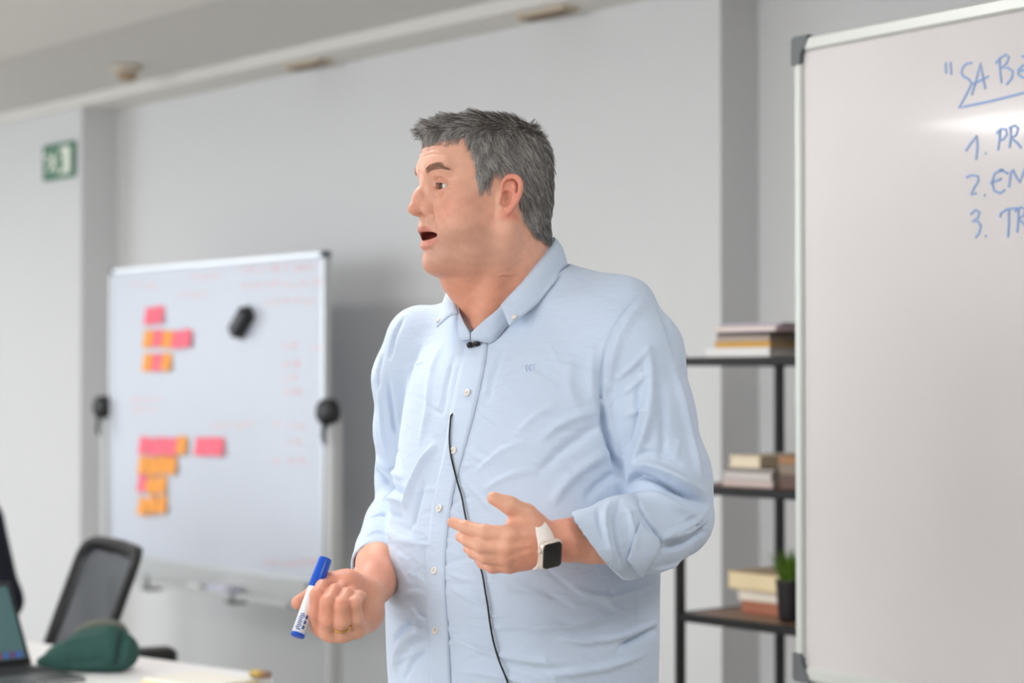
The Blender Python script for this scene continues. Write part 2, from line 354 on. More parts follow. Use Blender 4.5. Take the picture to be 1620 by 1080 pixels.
def right_board():
    ax = Vector((.587, -.81, 0)).normalized(); nn = Vector((-ax.y, ax.x, 0)); ang = math.atan2(ax.y, ax.x)
    P0 = at(1261, 600, 3.74); P0.z = 0
    o = thing('whiteboard', 'large whiteboard with blue handwriting and dark corner caps, right of the man', 'whiteboard', P0, ang)
    def loc(px, py):
        d = ray(px, py); k = P0.dot(nn) / d.dot(nn); p = Vector((0, 0, CAMZ)) + d * k; q = p - P0; return q.dot(ax), p.z
    zt = loc(1262, 62)[1]; zb = loc(1258, 1073)[1]; w = 1.8; d = .022; fw = .026
    al = mat('board_rail', (205, 208, 203), .35, .25)
    MB().box((.01, 0, zb + .01), (w - .01, .016, zt - .01)).build('board_panel', mat('whiteboard_right', (209, 204, 204), .12, noise=.012, nscale=4, coat=.3), o)
    for nm, bb in (('frame_rail', ((fw, -.008, zt - fw), (w - fw, d, zt))), ('frame_rail', ((fw, -.008, zb), (w - fw, d, zb + fw))), ('frame_stile', ((0, -.008, zb + .04), (fw * .8, d, zt - .045))), ('frame_stile', ((w - fw * .8, -.008, zb + .04), (w, d, zt - .045)))):
        MB().box(*bb, .004).build(nm, al, o)
    cc = mat('corner_cap_grey', (92, 96, 98), .5)
    for sx, x in ((1, -.003), (-1, w + .003)):
        for sz, z in ((1, zb - .003), (-1, zt + .003)):
            R = .045; out = [(x + sx * .006, z)] + [(x + sx * R, z)] + [(x + sx * (R - .012), z + sz * .022), (x + sx * .024, z + sz * .034), (x + sx * .022, z + sz * (R + .008)), (x, z + sz * (R + .008)), (x, z + sz * .006)]
            MB().prism(out, (1, 0, 0), (0, 0, 1), (0, .034, 0), (0, -.011, 0)).build('corner_cap', cc, o)
    for x in (.5, 1.3):
        MB().box((x - .02, .024, .03), (x + .02, .06, zt - .15), .004).build('leg', al, o)
        MB().box((x - .025, -.2, 0), (x + .025, .35, .03), .006).build('foot', al, o)
    # handwriting; pen lines picked from the photograph, zoom scale 2.571
    def Z(*p): return [loc(1240 + x / 2.571, y / 2.571) for x, y in zip(p[::2], p[1::2])]
    L = [Z(658, 255, 661, 300), Z(678, 252, 682, 305),
         Z(766, 256, 745, 258, 730, 272, 722, 295, 732, 312, 752, 322, 764, 338, 755, 360, 736, 398, 712, 440, 760, 428, 840, 412, 920, 392, 990, 374),
         Z(764, 388, 782, 330, 800, 258, 808, 300, 820, 362), Z(770, 342, 800, 328, 834, 310),
         Z(878, 240, 880, 290, 886, 338), Z(862, 258, 880, 236, 904, 222, 916, 232, 908, 256, 886, 276, 912, 276, 932, 290, 928, 318, 906, 344),
         Z(990, 262, 972, 266, 954, 284, 954, 304, 972, 316, 995, 312), Z(956, 290, 985, 284), Z(968, 228, 982, 232),
         Z(740, 614, 762, 582, 786, 552, 788, 600, 782, 650), Z(820, 622, 824, 626),
         Z(880, 530, 878, 570, 872, 612), Z(866, 542, 884, 524, 904, 526, 908, 546, 894, 566, 878, 572),
         Z(924, 516, 924, 560, 918, 602), Z(916, 522, 940, 510, 954, 522, 946, 548, 926, 562, 948, 580, 966, 602), Z(985, 520, 984, 590),
         Z(742, 722, 764, 712, 790, 716, 792, 736, 776, 762, 762, 792, 784, 786), Z(816, 792, 820, 796),
         Z(894, 692, 880, 690, 884, 700), Z(912, 706, 884, 690, 858, 706, 848, 742, 856, 776, 880, 786, 900, 772), Z(840, 744, 852, 742), Z(856, 740, 886, 726),
         Z(916, 762, 924, 700, 932, 690, 946, 720, 960, 742, 972, 710, 984, 680),
         Z(760, 872, 780, 854, 796, 862, 790, 886, 764, 902, 790, 900, 802, 918, 796, 946, 780, 966), Z(820, 958, 824, 962),
         Z(880, 884, 884, 866, 910, 850, 950, 846), Z(916, 850, 916, 910, 912, 966),
         Z(956, 850, 954, 900, 950, 946), Z(940, 860, 966, 842, 984, 852, 976, 876, 956, 890, 985, 918)]
    # the words run on beyond the picture's edge
    def G(px, py, pts, sc=26): return [loc(px + x * sc, py + y * sc - x * 3) for x, y in pts]
    L += [G(1640, 96, [(0, 1), (0, 0), (.6, 0), (.6, .45), (0, .5), (.7, 1)], 40), G(1676, 90, [(0, 0), (0, .4)], 30), G(1690, 88, [(0, 0), (0, .4)], 30)]
    L += [G(1634, 236, [(0, 0), (0, -1)], 34), G(1650, 232, [(.6, -1), (0, -.8), (.5, -.4), (0, 0)], 34), G(1634, 303, [(0, 0), (0, -1), (.5, -.9)], 34), G(1640, 372, [(0, 0), (.3, -1), (.6, 0)], 34)]
    strokes('handwriting', L, None, mat('blue_ink', (132, 160, 205), .5), o, .0019, -.0012)['kind'] = 'stuff'
# ================================================================ FURNITURE AND SMALL THINGS
def book(label, s, t, z, w, d, h, cov, page=(226, 220, 208), turn=0., spine='left', cat='book', grp=None):
    """a closed book lying flat; w along the rack, d into the rack"""
    o = thing('book', label, cat, st(s, t, z), WA + turn, grp)
    cm = mat('cover_%d_%d_%d' % cov, cov, .5); pm = mat('pages_%d_%d_%d' % page, page, .85, noise=.06, nscale=60, stretch=(1, 1, 60))
    c = min(.0025, h * .12)
    b = MB().box((0, 0, 0), (w, d, c), .0005).box((0, 0, h - c), (w, d, h), .0005)
    if spine == 'front': b.box((0, 0, c), (w, c * 1.5, h - c)); pg = ((c, c * 1.5, c), (w - .004, d - .004, h - c))
    elif spine == 'left': b.box((0, 0, c), (c * 1.5, d, h - c)); pg = ((c * 1.5, .003, c), (w - .004, d - .004, h - c))
    else: b.box((w - c * 1.5, 0, c), (w, d, h - c)); pg = ((.003, .003, c), (w - c * 1.5, d - .004, h - c))
    b.build('cover', cm, o); MB().box(*pg).build('page_block', pm, o)
    return o

def rack():
    A = at(1075, 600, 5.0); sA = A2[0] * A.x + A2[1] * A.y; tA = N2[0] * A.x + N2[1] * A.y; D = .3675; L = .92; r = .011
    o = thing('shelf_rack', 'black metal frame shelf rack with brown shelves in the recess behind the man', 'shelf', st(sA, tA, 0), WA)
    blk = mat('black_metal', (30, 29, 30), .45, .3); wd = mat('brown_shelf', (148, 116, 96), .5, noise=.18, nscale=9, stretch=(1, 12, 12))
    for x in (0, L):
        for y in (0, D): MB().box((x - r * .8, y - r, 0), (x + r, y + r, 1.474 + r), .002).build('post', blk, o)
    zs = [1.474, 1.156, .836, .512, .19]
    for z in zs:
        f = MB().box((0, -r, z - .02), (L, r, z + .001), .002).box((0, D - r, z - .02), (L, D + r, z + .001), .002).box((-r, r, z - .02), (r, D - r, z + .001), .001).box((L - r, r, z - .02), (L + r, D - r, z + .001), .001).build('shelf_frame', blk, o)
        MB().box((r, r, z - .016), (L - r, D - r, z), .001).build('shelf_board', wd, o)
    def S(px, t):  # s of a pixel column at wall distance t
        u = (px - 810) / F; k = t / (N2[0] * u + N2[1]); return (A2[0] * u + A2[1]) * k
    t = tA + .03; z = zs[0] + .001; x0 = S(1116, t); g = 'books on the top shelf'
    x = S(1131, t); W = S(1218, t) - x; k0 = z
    for (lab, xa, w, d, h, cov, pg, spn, tw) in (
        ('white ring-bound book at the bottom of the top-shelf stack', x0, W * 1.17, .24, .023, (238, 238, 236), (225, 226, 222), 'front', 0),
        ('yellow-ochre book lying above the white ring-bound one on the top shelf', x, W, .25, .014, (214, 162, 62), (205, 190, 160), 'front', 0),
        ('grey-beige paperback in the middle of the top-shelf stack', x + .005, W * .95, .24, .014, (176, 160, 148), (196, 188, 176), 'front', .02),
        ('dark grey thin book under the magazines on the top shelf', x + .008, W * .95, .25, .009, (72, 66, 64), (170, 160, 150), 'front', 0),
        ('pale magazine overhanging the top-shelf stack', x - .012, W * 1.20, .23, .014, (205, 184, 190), (232, 222, 214), 'none', -.03),
        ('lilac-grey magazine topmost on the top-shelf stack', x + .03, W * 1.0, .21, .006, (186, 176, 188), (220, 210, 210), 'front', .04)):
        book(lab, xa, t, k0, w, d, h, cov, pg, tw, spn, 'book' if 'magazine' not in lab else 'magazine', g); k0 += h + .0004
    x2 = S(1222, t) + .03; k0 = zs[0] + .001
    for lab, h, cov, wv in (('thick grey book at the foot of the right-hand top-shelf stack', .03, (150, 142, 134), .2), ('taupe book in the right-hand top-shelf stack', .026, (166, 158, 148), .19), ('slate book topping the right-hand top-shelf stack', .018, (110, 112, 116), .2)):
        book(lab, x2 + .025, t + .03, k0, wv, .24, h, cov, (196, 188, 176), 0, 'front', 'book', g); k0 += h + .0004
    book('small dark red notebook on top of the slate book', x2 + .03, t + .03, k0, .1, .14, .012, (120, 52, 56), (200, 180, 170), .1, 'front', 'book', g)
    # middle shelf
    g = 'books on the middle shelf'; k0 = zs[1] + .001; t = tA + .035; xm = S(1143, t); W = S(1222, t) - xm
    for lab, xa, w, h, cov, pg, spn, tw in (
        ('pinkish-white book lowest on the middle shelf', xm, W, .018, (206, 188, 182), (216, 204, 198), 'front', 0),
        ('light grey book second from below on the middle shelf', xm - .002, W * .98, .018, (190, 184, 180), (214, 208, 204), 'none', 0),
        ('thin grey paperback third from below on the middle shelf', xm + .01, W * .95, .010, (150, 140, 134), (190, 184, 170), 'front', .02),
        ('cream open-edged thick book topmost on the middle shelf', xm + .02, W * .6, .03, (222, 208, 178), (232, 220, 194), 'none', .05)):
        book(lab, xa, t, k0, w, .24, h, cov, pg, tw, spn, 'book', g); k0 += h + .0004
    xr = xm + W + .01; k0 = zs[1] + .001
    for lab, h, cov in (('dark brown book at the foot of the stack beside the white board edge', .034, (104, 80, 70)), ('taupe paperback in the stack beside the white board edge', .026, (140, 124, 108)), ('tan leather-brown book topmost on the middle shelf', .018, (166, 120, 82))):
        book(lab, xr, t + .01, k0, .16, .22, h, cov, (190, 176, 158), 0, 'front', 'book', g); k0 += h + .0004
    # bottom visible shelf
    g = 'books on the lower shelf'; k0 = zs[2] + .001; t = tA + .12; xb = S(1172, t)
    book('orange-brown book lowest on the lower shelf', xb, t, k0, .17, .2, .03, (176, 112, 86), (196, 150, 120), 0, 'front', 'book', g)
    book('white paperback in the middle of the lower-shelf stack', xb - .015, t, k0 + .0305, .18, .2, .026, (226, 216, 204), (232, 224, 210), .03, 'none', 'book', g)
    book('tan hardback topmost on the lower shelf, beside the potted plant', xb - .05, t, k0 + .057, .21, .2, .045, (190, 164, 128), (236, 218, 178), -.05, 'none', 'book', g)
    # grass plant in black pot
    tp = tA + .05; sp = S(1241, tp)
    pl = thing('potted_plant', 'small green grass plant in a black pot on the lower shelf', 'plant', st(sp, tp + .02, zs[2] + .001), WA)
    MB().lathe([(.001, 0), (.026, 0), (.030, .01), (.036, .095), (.038, .1), (.034, .1), (.032, .085), (.001, .083)], n=24).build('pot', mat('black_pot', (24, 22, 26), .5), pl, True)
    MB().lathe([(.001, .086), (.031, .084)], n=16).build('soil', mat('soil', (50, 38, 28), .95), pl)
    R = random.Random(5); b = MB()
    for i in range(240):
        a = R.uniform(0, 2 * PI); rr = R.uniform(0, .024); le = R.uniform(.05, .105); out = R.uniform(.1, .75)
        p0 = Vector((rr * math.cos(a), rr * math.sin(a), .084)); dr = Vector((math.cos(a), math.sin(a), 0)); sd = Vector((-dr.y, dr.x, 0)); w = R.uniform(.0012, .0022)
        pts = [p0 + dr * out * le * q * q + Vector((0, 0, le * (q - .25 * out * q * q))) for q in (0, .35, .7, 1)]
        v = []; 
        for q, p in enumerate(pts):
            ww = w * (1, 1, .7, .1)[q]; v += [p - sd * ww, p + sd * ww, p + dr * ww * .6]
        b.add(v, [(3 * q + k, 3 * q + (k + 1) % 3, 3 * q + 3 + (k + 1) % 3, 3 * q + 3 + k) for q in range(3) for k in range(3)])
    tag(b.build('leaves', mat('grass_green', (92, 128, 34), .5, noise=.35, nscale=40), pl), kind='stuff')

def table_group():
    zt = .74
    def onT(px, py, z=zt): d = ray(px, py); k = (z - CAMZ) / d.z; return Vector((0, 0, CAMZ)) + d * k
    P2 = onT(433, 1067); P1 = onT(45, 1014); e = (P1 - P2).normalized(); W = 1.9; dn = Vector((-e.y, e.x, 0))
    if dn.y > 0: dn = -dn
    D = .75; ang = math.atan2(e.y, e.x)
    o = thing('table', 'white office table at lower left with a laptop and a green pouch on it', 'table', (P2.x, P2.y, 0), ang)
    sgn = 1 if Vector((-math.sin(ang), math.cos(ang), 0)).dot(dn) > 0 else -1
    y0, y1 = (0, D) if sgn > 0 else (-D, 0)
    wh = mat('white_laminate', (250, 249, 248), .4)
    MB().box((0, y0, zt - .025), (W, y1, zt), .003).build('tabletop', wh, o)
    for x in (.06, W - .06):
        for y in (y0 + .06, y1 - .06): MB().box((x - .02, y - .02, 0), (x + .02, y + .02, zt - .025), .003).build('leg', mat('stand_grey'), o)
    MB().box((.08, y0 + .05, zt - .06), (W - .08, y0 + .07, zt - .025)).box((.08, y1 - .07, zt - .06), (W - .08, y1 - .05, zt - .025)).build('apron', mat('stand_grey'), o)
    # laptop
    f = Vector((.66, -.75, 0)).normalized(); hd = Vector((-f.y, f.x, 0)); la = math.atan2(f.y, f.x)
    K = onT(51, 1051, zt + .012)
    lp = thing('laptop', 'open dark grey laptop with a teal desktop on the white table', 'laptop', (K.x, K.y, zt), la)  # local x = towards the user, y = hinge direction
    sil = mat('laptop_silver', (150, 152, 154), .35, .7); sg2 = mat('laptop_deck', (84, 86, 88), .4, .5); w = .31
    MB().box((0, -w, .001), (.255, 0, .013), .003).build('base', sil, lp)
    MB().box((.004, -w + .004, .0128), (.251, -.004, .0138), .0004).build('deck', sg2, lp)
    km = mat('key_black', (28, 28, 30), .5); kme = MB().box((0, 0, 0), (.0155, .0165, .0016), .0006).build('key', km, lp)
    first = True
    for r in range(6):
        for c in range(14):
            kx, ky = .022 + r * .0185, -w + .022 + c * .0193
            if first: kk = kme; first = False
            else: kk = bpy.data.objects.new('key', kme.data); C.objects.link(kk); kk.parent = lp
            kk.location = (kx, ky, .0138)
    MB().box((.150, -w / 2 - .058, .0136), (.238, -w / 2 + .052, .0142), .0003).build('touchpad', mat('touchpad', (96, 98, 100), .35, .4), lp)
    MB().tube([(.002, -w + .02, .012), (.002, -.02, .012)], .006, 10).build('hinge', mat('black_plastic'), lp, True)
    tilt = math.radians(32); H = .215
    M = Matrix.Translation((0, 0, .014)) @ Matrix.Rotation(-tilt, 4, 'Y')
    MB().box((-.006, -w, 0), (0, 0, H), .002, M).build('lid', sil, lp)
    MB().box((-.0003, -w + .002, .002), (.0008, -.002, H - .002), .0003, M).build('bezel', mat('bezel_black', (12, 12, 16), .25), lp)
    MB().box((.0005, -w + .01, .016), (.0012, -.01, H - .01), 0, M).build('screen', mat('screen_teal', (70, 95, 98), .3, emit=(86, 122, 124), estr=.22), lp)
    MB().box((.0008, -w + .04, .019), (.0016, -.016, .034), 0, M).build('dock_bar', mat('dock_dark', (52, 56, 84), .3, emit=(70, 76, 110), estr=.2), lp)
    for i, c in enumerate(((60, 110, 200), (120, 70, 120), (50, 120, 190), (150, 80, 80), (60, 130, 210), (110, 80, 150), (70, 120, 180), (180, 190, 200), (70, 140, 90), (60, 110, 200))):
        MB().box((.001, -.034 - i * .0165, .0205), (.0022, -.022 - i * .0165, .0325), 0, M).build('dock_icon', mat('icon_%d' % i, c, .3, emit=c, estr=.12), lp)
    # notebook and a folded kraft note
    nb = onT(330, 1078); n = thing('notepad', 'yellow-edged notepad lying open at the table edge', 'notepad', (nb.x, nb.y - .04, zt + .0005), ang)
    MB().box((-.085, -.08, 0), (.13, .08, .003), .001).build('cover', mat('yellow_card', (236, 208, 110), .6), n)
    MB().box((-.08, -.075, .003), (.125, .075, .011), .0008).build('page_block', mat('cream_paper', (248, 244, 234), .8), n)
    q = onT(412, 1073); kf = thing('glue_stick', 'small ochre and brown stick lying beside the notepad', 'stationery', (q.x - .012, q.y - .0, zt + .0105), ang)
    MB().lathe([(.001, -.02), (.0095, -.02), (.0095, .01), (.001, .01)], ax=(1, .3, 0)).build('barrel', mat('ochre', (196, 164, 84), .5), kf, True)
    MB().lathe([(.001, -.038), (.0078, -.038), (.0088, -.02), (.001, -.02)], ax=(1, .3, 0)).build('cap', mat('brown_cap', (142, 108, 84), .5), kf, True)
    return zt, onT

def chair():
    near = at(222, 863, 5.15); far = at(138, 852, 5.62)
    lat = (near - far); wd = math.hypot(lat.x, lat.y); l = Vector((lat.x, lat.y, 0)).normalized(); f = Vector((l.y, -l.x, 0))
    if f.x > 0: f = -f
    ztop = (near.z + far.z) / 2; mid = (near + far) / 2; c = mid + f * .1
    o = thing('office_chair', 'black office chair with grey mesh back behind the green pouch', 'chair', (c.x, c.y, 0), 0)
    blk = mat('black_plastic'); org = Vector((c.x, c.y, 0))
    dn = (f * .067 + Vector((0, 0, -.18))).normalized()
    H = .5
    def P(x, y): return mid - org + l * (x - .5) * wd + dn * y * H + Vector((0, 0, 0)) - f * .03 * math.cos((x - .5) * PI)
    loop = []
    rr = .12
    for (cx, cy, a0) in ((1 - rr, rr, 0), ):
        pass
    pts = []
    def arc(cx, cy, a0, a1, n=5):
        for i in range(n + 1):
            a = a0 + (a1 - a0) * i / n; pts.append((cx + .13 * math.cos(a), cy - .13 * .9 * math.sin(a)))
    arc(.87, .12, 0, PI / 2); arc(.13, .12, PI / 2, PI)
    arc(.13, .88, PI, 1.5 * PI); arc(.87, .88, 1.5 * PI, 2 * PI)
    full = []
    for i in range(len(pts)):
        a, b2 = pts[i], pts[(i + 1) % len(pts)]; n = max(1, int(math.hypot(a[0] - b2[0], a[1] - b2[1]) / .06))
        full += [(a[0] + (b2[0] - a[0]) * k / n, a[1] + (b2[1] - a[1]) * k / n) for k in range(n)]
    b = MB(); v = []; n = len(full); fwd = f
    for (x, y) in full:
        p = P(x, y); ctr = P(.5, .5); inw = (ctr - p); inw = (inw - f * inw.dot(f)).normalized()
        for dx, dy in ((0, -.014), (.040, -.012), (.044, .0), (.036, .012), (0, .014), (-.006, 0)): v.append(p + inw * dx + fwd * dy)
    fc = [(6 * i + k, 6 * i + (k + 1) % 6, 6 * ((i + 1) % n) + (k + 1) % 6, 6 * ((i + 1) % n) + k) for i in range(n) for k in range(6)]
    b.add(v, fc).build('back_frame', blk, o, True)
    v = [P(x / 10, .02 + y / 10 * .96) for y in range(11) for x in range(11)]
    b = MB().add(v, [(y * 11 + x, y * 11 + x + 1, y * 11 + x + 12, y * 11 + x + 11) for y in range(10) for x in range(10) if not ((x in (0, 9)) and (y in (0, 9)))])
    # woven mesh back: lattice of threads
    m = mat('chair_mesh', (88, 92, 98), .8, alpha=.72)
    mb = b.build('back_mesh', m, o, True)
    mo = mb.modifiers.new('solid', 'SOLIDIFY'); mo.thickness = .003
    MB().tube([P(.5, .75) - f * -.0 - f * .02, P(.5, 1.05) - f * .04, Vector((0, 0, .44)) - f * .12, Vector((0, 0, .42)) + f * .1], .022, 10).build('back_support', blk, o, True)
    M = Matrix(((f.x, l.x, 0, 0), (f.y, l.y, 0, 0), (0, 0, 1, 0), (0, 0, 0, 1)))
    MB().box((-.08, -.24, .43), (.40, .24, .49), .025, M).build('seat', mat('seat_fabric', (34, 34, 38), .85), o)
    MB().lathe([(.001, .1), (.03, .1), (.03, .25), (.018, .25), (.018, .43), (.001, .43)], M @ Vector((.15, 0, 0)), n=16).build('gas_column', blk, o, True)
    for k in range(5):
        a = 2 * PI * k / 5; e = Vector((math.cos(a), math.sin(a), 0)); c0 = M @ Vector((.15, 0, .11)); 
        lg = MB().tube([c0, c0 + e * .28 + Vector((0, 0, -.03))], [.022, .014], 8).build('base_arm', blk, o, True)
        MB().lathe([(.001, -.02), (.026, -.02), (.028, 0), (.026, .02), (.001, .02)], c0 + e * .28 + Vector((0, 0, -.082)), Vector((-e.y, e.x, 0)), 14).build('caster', blk, lg, True)
    for sg in (1,):
        MB().tube([M @ Vector((.06, sg * .25, .46)), M @ Vector((.0, sg * .31, .5)), M @ Vector((-.03, sg * .32, .695))], .014, 8).build('armrest_post', blk, o, True)
        MB().box((-.17, sg * .33 - .04, .690), (-.0, sg * .33 + .04, .735), .018, M).build('armrest_pad', blk, o)
# ================================================================ SIGNED-DISTANCE SCULPTING (numpy) -> one smooth mesh
def pchip(xs, ys):
    xs = np.array(xs, float); ys = np.array(ys, float); o = np.argsort(xs); xs = xs[o]; ys = ys[o]
    h = np.diff(xs); d = np.diff(ys) / h; m = np.zeros_like(xs); m[0] = d[0]; m[-1] = d[-1]
    for i in range(1, len(xs) - 1):
        if d[i - 1] * d[i] > 0:
            w1 = 2 * h[i] + h[i - 1]; w2 = h[i] + 2 * h[i - 1]; m[i] = (w1 + w2) / (w1 / d[i - 1] + w2 / d[i])
    def f(x):
        x = np.clip(x, xs[0], xs[-1]); i = np.clip(np.searchsorted(xs, x) - 1, 0, len(xs) - 2); t = (x - xs[i]) / h[i]
        return ((2 * t ** 3 - 3 * t ** 2 + 1) * ys[i] + (t ** 3 - 2 * t ** 2 + t) * h[i] * m[i] + (-2 * t ** 3 + 3 * t ** 2) * ys[i + 1] + (t ** 3 - t ** 2) * h[i] * m[i + 1])
    return f
class SDF:
    def __init__(s, lo, hi, h):
        s.lo = np.array(lo, float); s.h = h; s.n = np.ceil((np.array(hi) - s.lo) / h).astype(int) + 1
        s.ax = [(s.lo[k] + h * np.arange(s.n[k])).astype(np.float32) for k in range(3)]
        s.D = np.full(s.n, .09, np.float32)
    def region(s, lo, hi):
        a = np.clip(np.floor((np.array(lo) - s.lo) / s.h).astype(int), 0, s.n); b = np.clip(np.ceil((np.array(hi) - s.lo) / s.h).astype(int) + 1, 0, s.n)
        if (b <= a).any(): return None
        sl = tuple(slice(a[k], b[k]) for k in range(3))
        X = s.ax[0][sl[0]][:, None, None]; Y = s.ax[1][sl[1]][None, :, None]; Z = s.ax[2][sl[2]][None, None, :]
        return sl, X, Y, Z
    def comb(s, sl, d, k, op):
        A = s.D[sl]
        if op == 'add':
            r = np.minimum(A, d)
            if k > 0: hh = np.maximum(k - np.abs(A - d), 0); r = r - hh * hh / (4 * k)
        elif op == 'sub':
            d = -d; r = np.maximum(A, d)
            if k > 0: hh = np.maximum(k - np.abs(A - d), 0); r = r + hh * hh / (4 * k)
        s.D[sl] = r
    def ell(s, c, r, k=.01, op='add', R=None):
        c = np.array(c, float); r = np.array(r, float) if hasattr(r, '__len__') else np.full(3, float(r)); m = r.max() + 2.3 * k + 2 * s.h
        g = s.region(c - m, c + m)
        if g is None: return s
        sl, X, Y, Z = g; x, y, z = X - c[0], Y - c[1], Z - c[2]
        if R is not None:
            R = np.array(R, float); x, y, z = (R[0][i] * x + R[1][i] * y + R[2][i] * z for i in range(3))   # columns of R = local axes
        k0 = np.sqrt((x / r[0]) ** 2 + (y / r[1]) ** 2 + (z / r[2]) ** 2) + 1e-6
        k1 = np.sqrt((x / r[0] ** 2) ** 2 + (y / r[1] ** 2) ** 2 + (z / r[2] ** 2) ** 2) + 1e-6
        s.comb(sl, (k0 * (k0 - 1) / k1).astype(np.float32), k, op); return s
    def cap(s, a, b, ra, rb=None, k=.01, op='add'):
        rb = ra if rb is None else rb; a = np.array(a, float); b = np.array(b, float); m = max(ra, rb) + 2.3 * k + 2 * s.h
        g = s.region(np.minimum(a, b) - m, np.maximum(a, b) + m)
        if g is None: return s
        sl, X, Y, Z = g; d = b - a; L2 = max((d * d).sum(), 1e-12)
        t = np.clip(((X - a[0]) * d[0] + (Y - a[1]) * d[1] + (Z - a[2]) * d[2]) / L2, 0, 1)
        q = np.sqrt((X - a[0] - t * d[0]) ** 2 + (Y - a[1] - t * d[1]) ** 2 + (Z - a[2] - t * d[2]) ** 2) - (ra + (rb - ra) * t)
        s.comb(sl, q.astype(np.float32), k, op); return s
    def chain(s, pts, rad, k=.01, op='add', kk=None):
        for i in range(len(pts) - 1): s.cap(pts[i], pts[i + 1], rad[i], rad[i + 1], k if i == 0 or kk is None else kk, op)
        return s
    def mesh(s):
        """surface nets"""
        D = s.D; S = D < 0; n = s.n
        cnt = np.zeros(n - 1, np.int8)
        for i in (0, 1):
            for j in (0, 1):
                for k in (0, 1): cnt += S[i:n[0] - 1 + i, j:n[1] - 1 + j, k:n[2] - 1 + k]
        act = np.argwhere((cnt > 0) & (cnt < 8)); idx = np.full(n - 1, -1, np.int32); idx[tuple(act.T)] = np.arange(len(act))
        acc = np.zeros((len(act), 3)); w = np.zeros(len(act)); corners = [(i, j, k) for i in (0, 1) for j in (0, 1) for k in (0, 1)]
        val = {c: D[act[:, 0] + c[0], act[:, 1] + c[1], act[:, 2] + c[2]].astype(float) for c in corners}
        for c in corners:
            for a in range(3):
                if c[a] == 0:
                    e = list(c); e[a] = 1; e = tuple(e); v0, v1 = val[c], val[e]; m = (v0 < 0) != (v1 < 0); t = np.where(m, v0 / np.where(m, v0 - v1, 1), 0)
                    p = np.tile(np.array(c, float), (len(act), 1)); p[:, a] += t; acc[m] += p[m]; w[m] += 1
        V = s.lo + (act + acc / w[:, None]) * s.h; Fs = []
        for a in range(3):
            b, c = (a + 1) % 3, (a + 2) % 3
            sl0 = [slice(None)] * 3; sl1 = [slice(None)] * 3; sl0[a] = slice(0, -1); sl1[a] = slice(1, None)
            A, B = S[tuple(sl0)], S[tuple(sl1)]; E = np.argwhere(A != B); m = (E[:, b] > 0) & (E[:, c] > 0) & (E[:, b] < n[b] - 1) & (E[:, c] < n[c] - 1); E = E[m]
            fl = A[tuple(E.T)]; q = []
            for db, dc in ((-1, -1), (0, -1), (0, 0), (-1, 0)):
                e = E.copy(); e[:, b] += db; e[:, c] += dc; q.append(idx[tuple(e.T)])
            q = np.stack(q, 1); q[~fl] = q[~fl][:, ::-1]; Fs.append(q)
        Q = np.concatenate(Fs); Q = Q[(Q >= 0).all(1)]
        return V, Q
def np_mesh(name, V, Q, extra=None):
    me = bpy.data.meshes.new(name); nq = len(Q)
    me.vertices.add(len(V)); me.vertices.foreach_set('co', np.ascontiguousarray(V, np.float32).ravel())
    k = Q.shape[1]; me.loops.add(nq * k); me.loops.foreach_set('vertex_index', Q.astype(np.int32).ravel()); me.polygons.add(nq)
    me.polygons.foreach_set('loop_start', np.arange(0, nq * k, k, dtype=np.int32)); me.polygons.foreach_set('use_smooth', np.ones(nq, bool)); me.update(calc_edges=True)
    return me
def set_cols(me, cols, name='Col'):
    a = me.color_attributes.new(name, 'FLOAT_COLOR', 'POINT'); c = np.ones((len(me.vertices), 4), np.float32); c[:, :3] = cols; a.data.foreach_set('color', c.ravel())
def vnormals(V, Q):
    a, b, c, d = (V[Q[:, i]] for i in range(4)); n = np.cross(c - a, d - b); N = np.zeros_like(V)
    for i in range(4): np.add.at(N, Q[:, i], n)
    return N / (np.linalg.norm(N, axis=1, keepdims=True) + 1e-12)
def smooth_v(V, Q, it=1, lam=.5):
    for _ in range(it):
        S = np.zeros_like(V); c = np.zeros(len(V))
        for i in range(4):
            for j in (1, 3): np.add.at(S, Q[:, i], V[Q[:, (i + j) % 4]]); np.add.at(c, Q[:, i], 1)
        V = V + lam * (S / c[:, None] - V)
    return V
def ss(x, a, b): t = np.clip((x - a) / (b - a), 0, 1); return t * t * (3 - 2 * t)
def spline(pts, n=8):
    """Catmull-Rom through the points"""
    P = [np.array(p, float) for p in pts]; P = [2 * P[0] - P[1]] + P + [2 * P[-1] - P[-2]]; out = []
    for i in range(1, len(P) - 2):
        for k in range(n):
            t = k / n; out.append(.5 * (2 * P[i] + (P[i + 1] - P[i - 1]) * t + (2 * P[i - 1] - 5 * P[i] + 4 * P[i + 1] - P[i + 2]) * t * t + (-P[i - 1] + 3 * P[i] - 3 * P[i + 1] + P[i + 2]) * t ** 3))
    out.append(P[-2]); return out
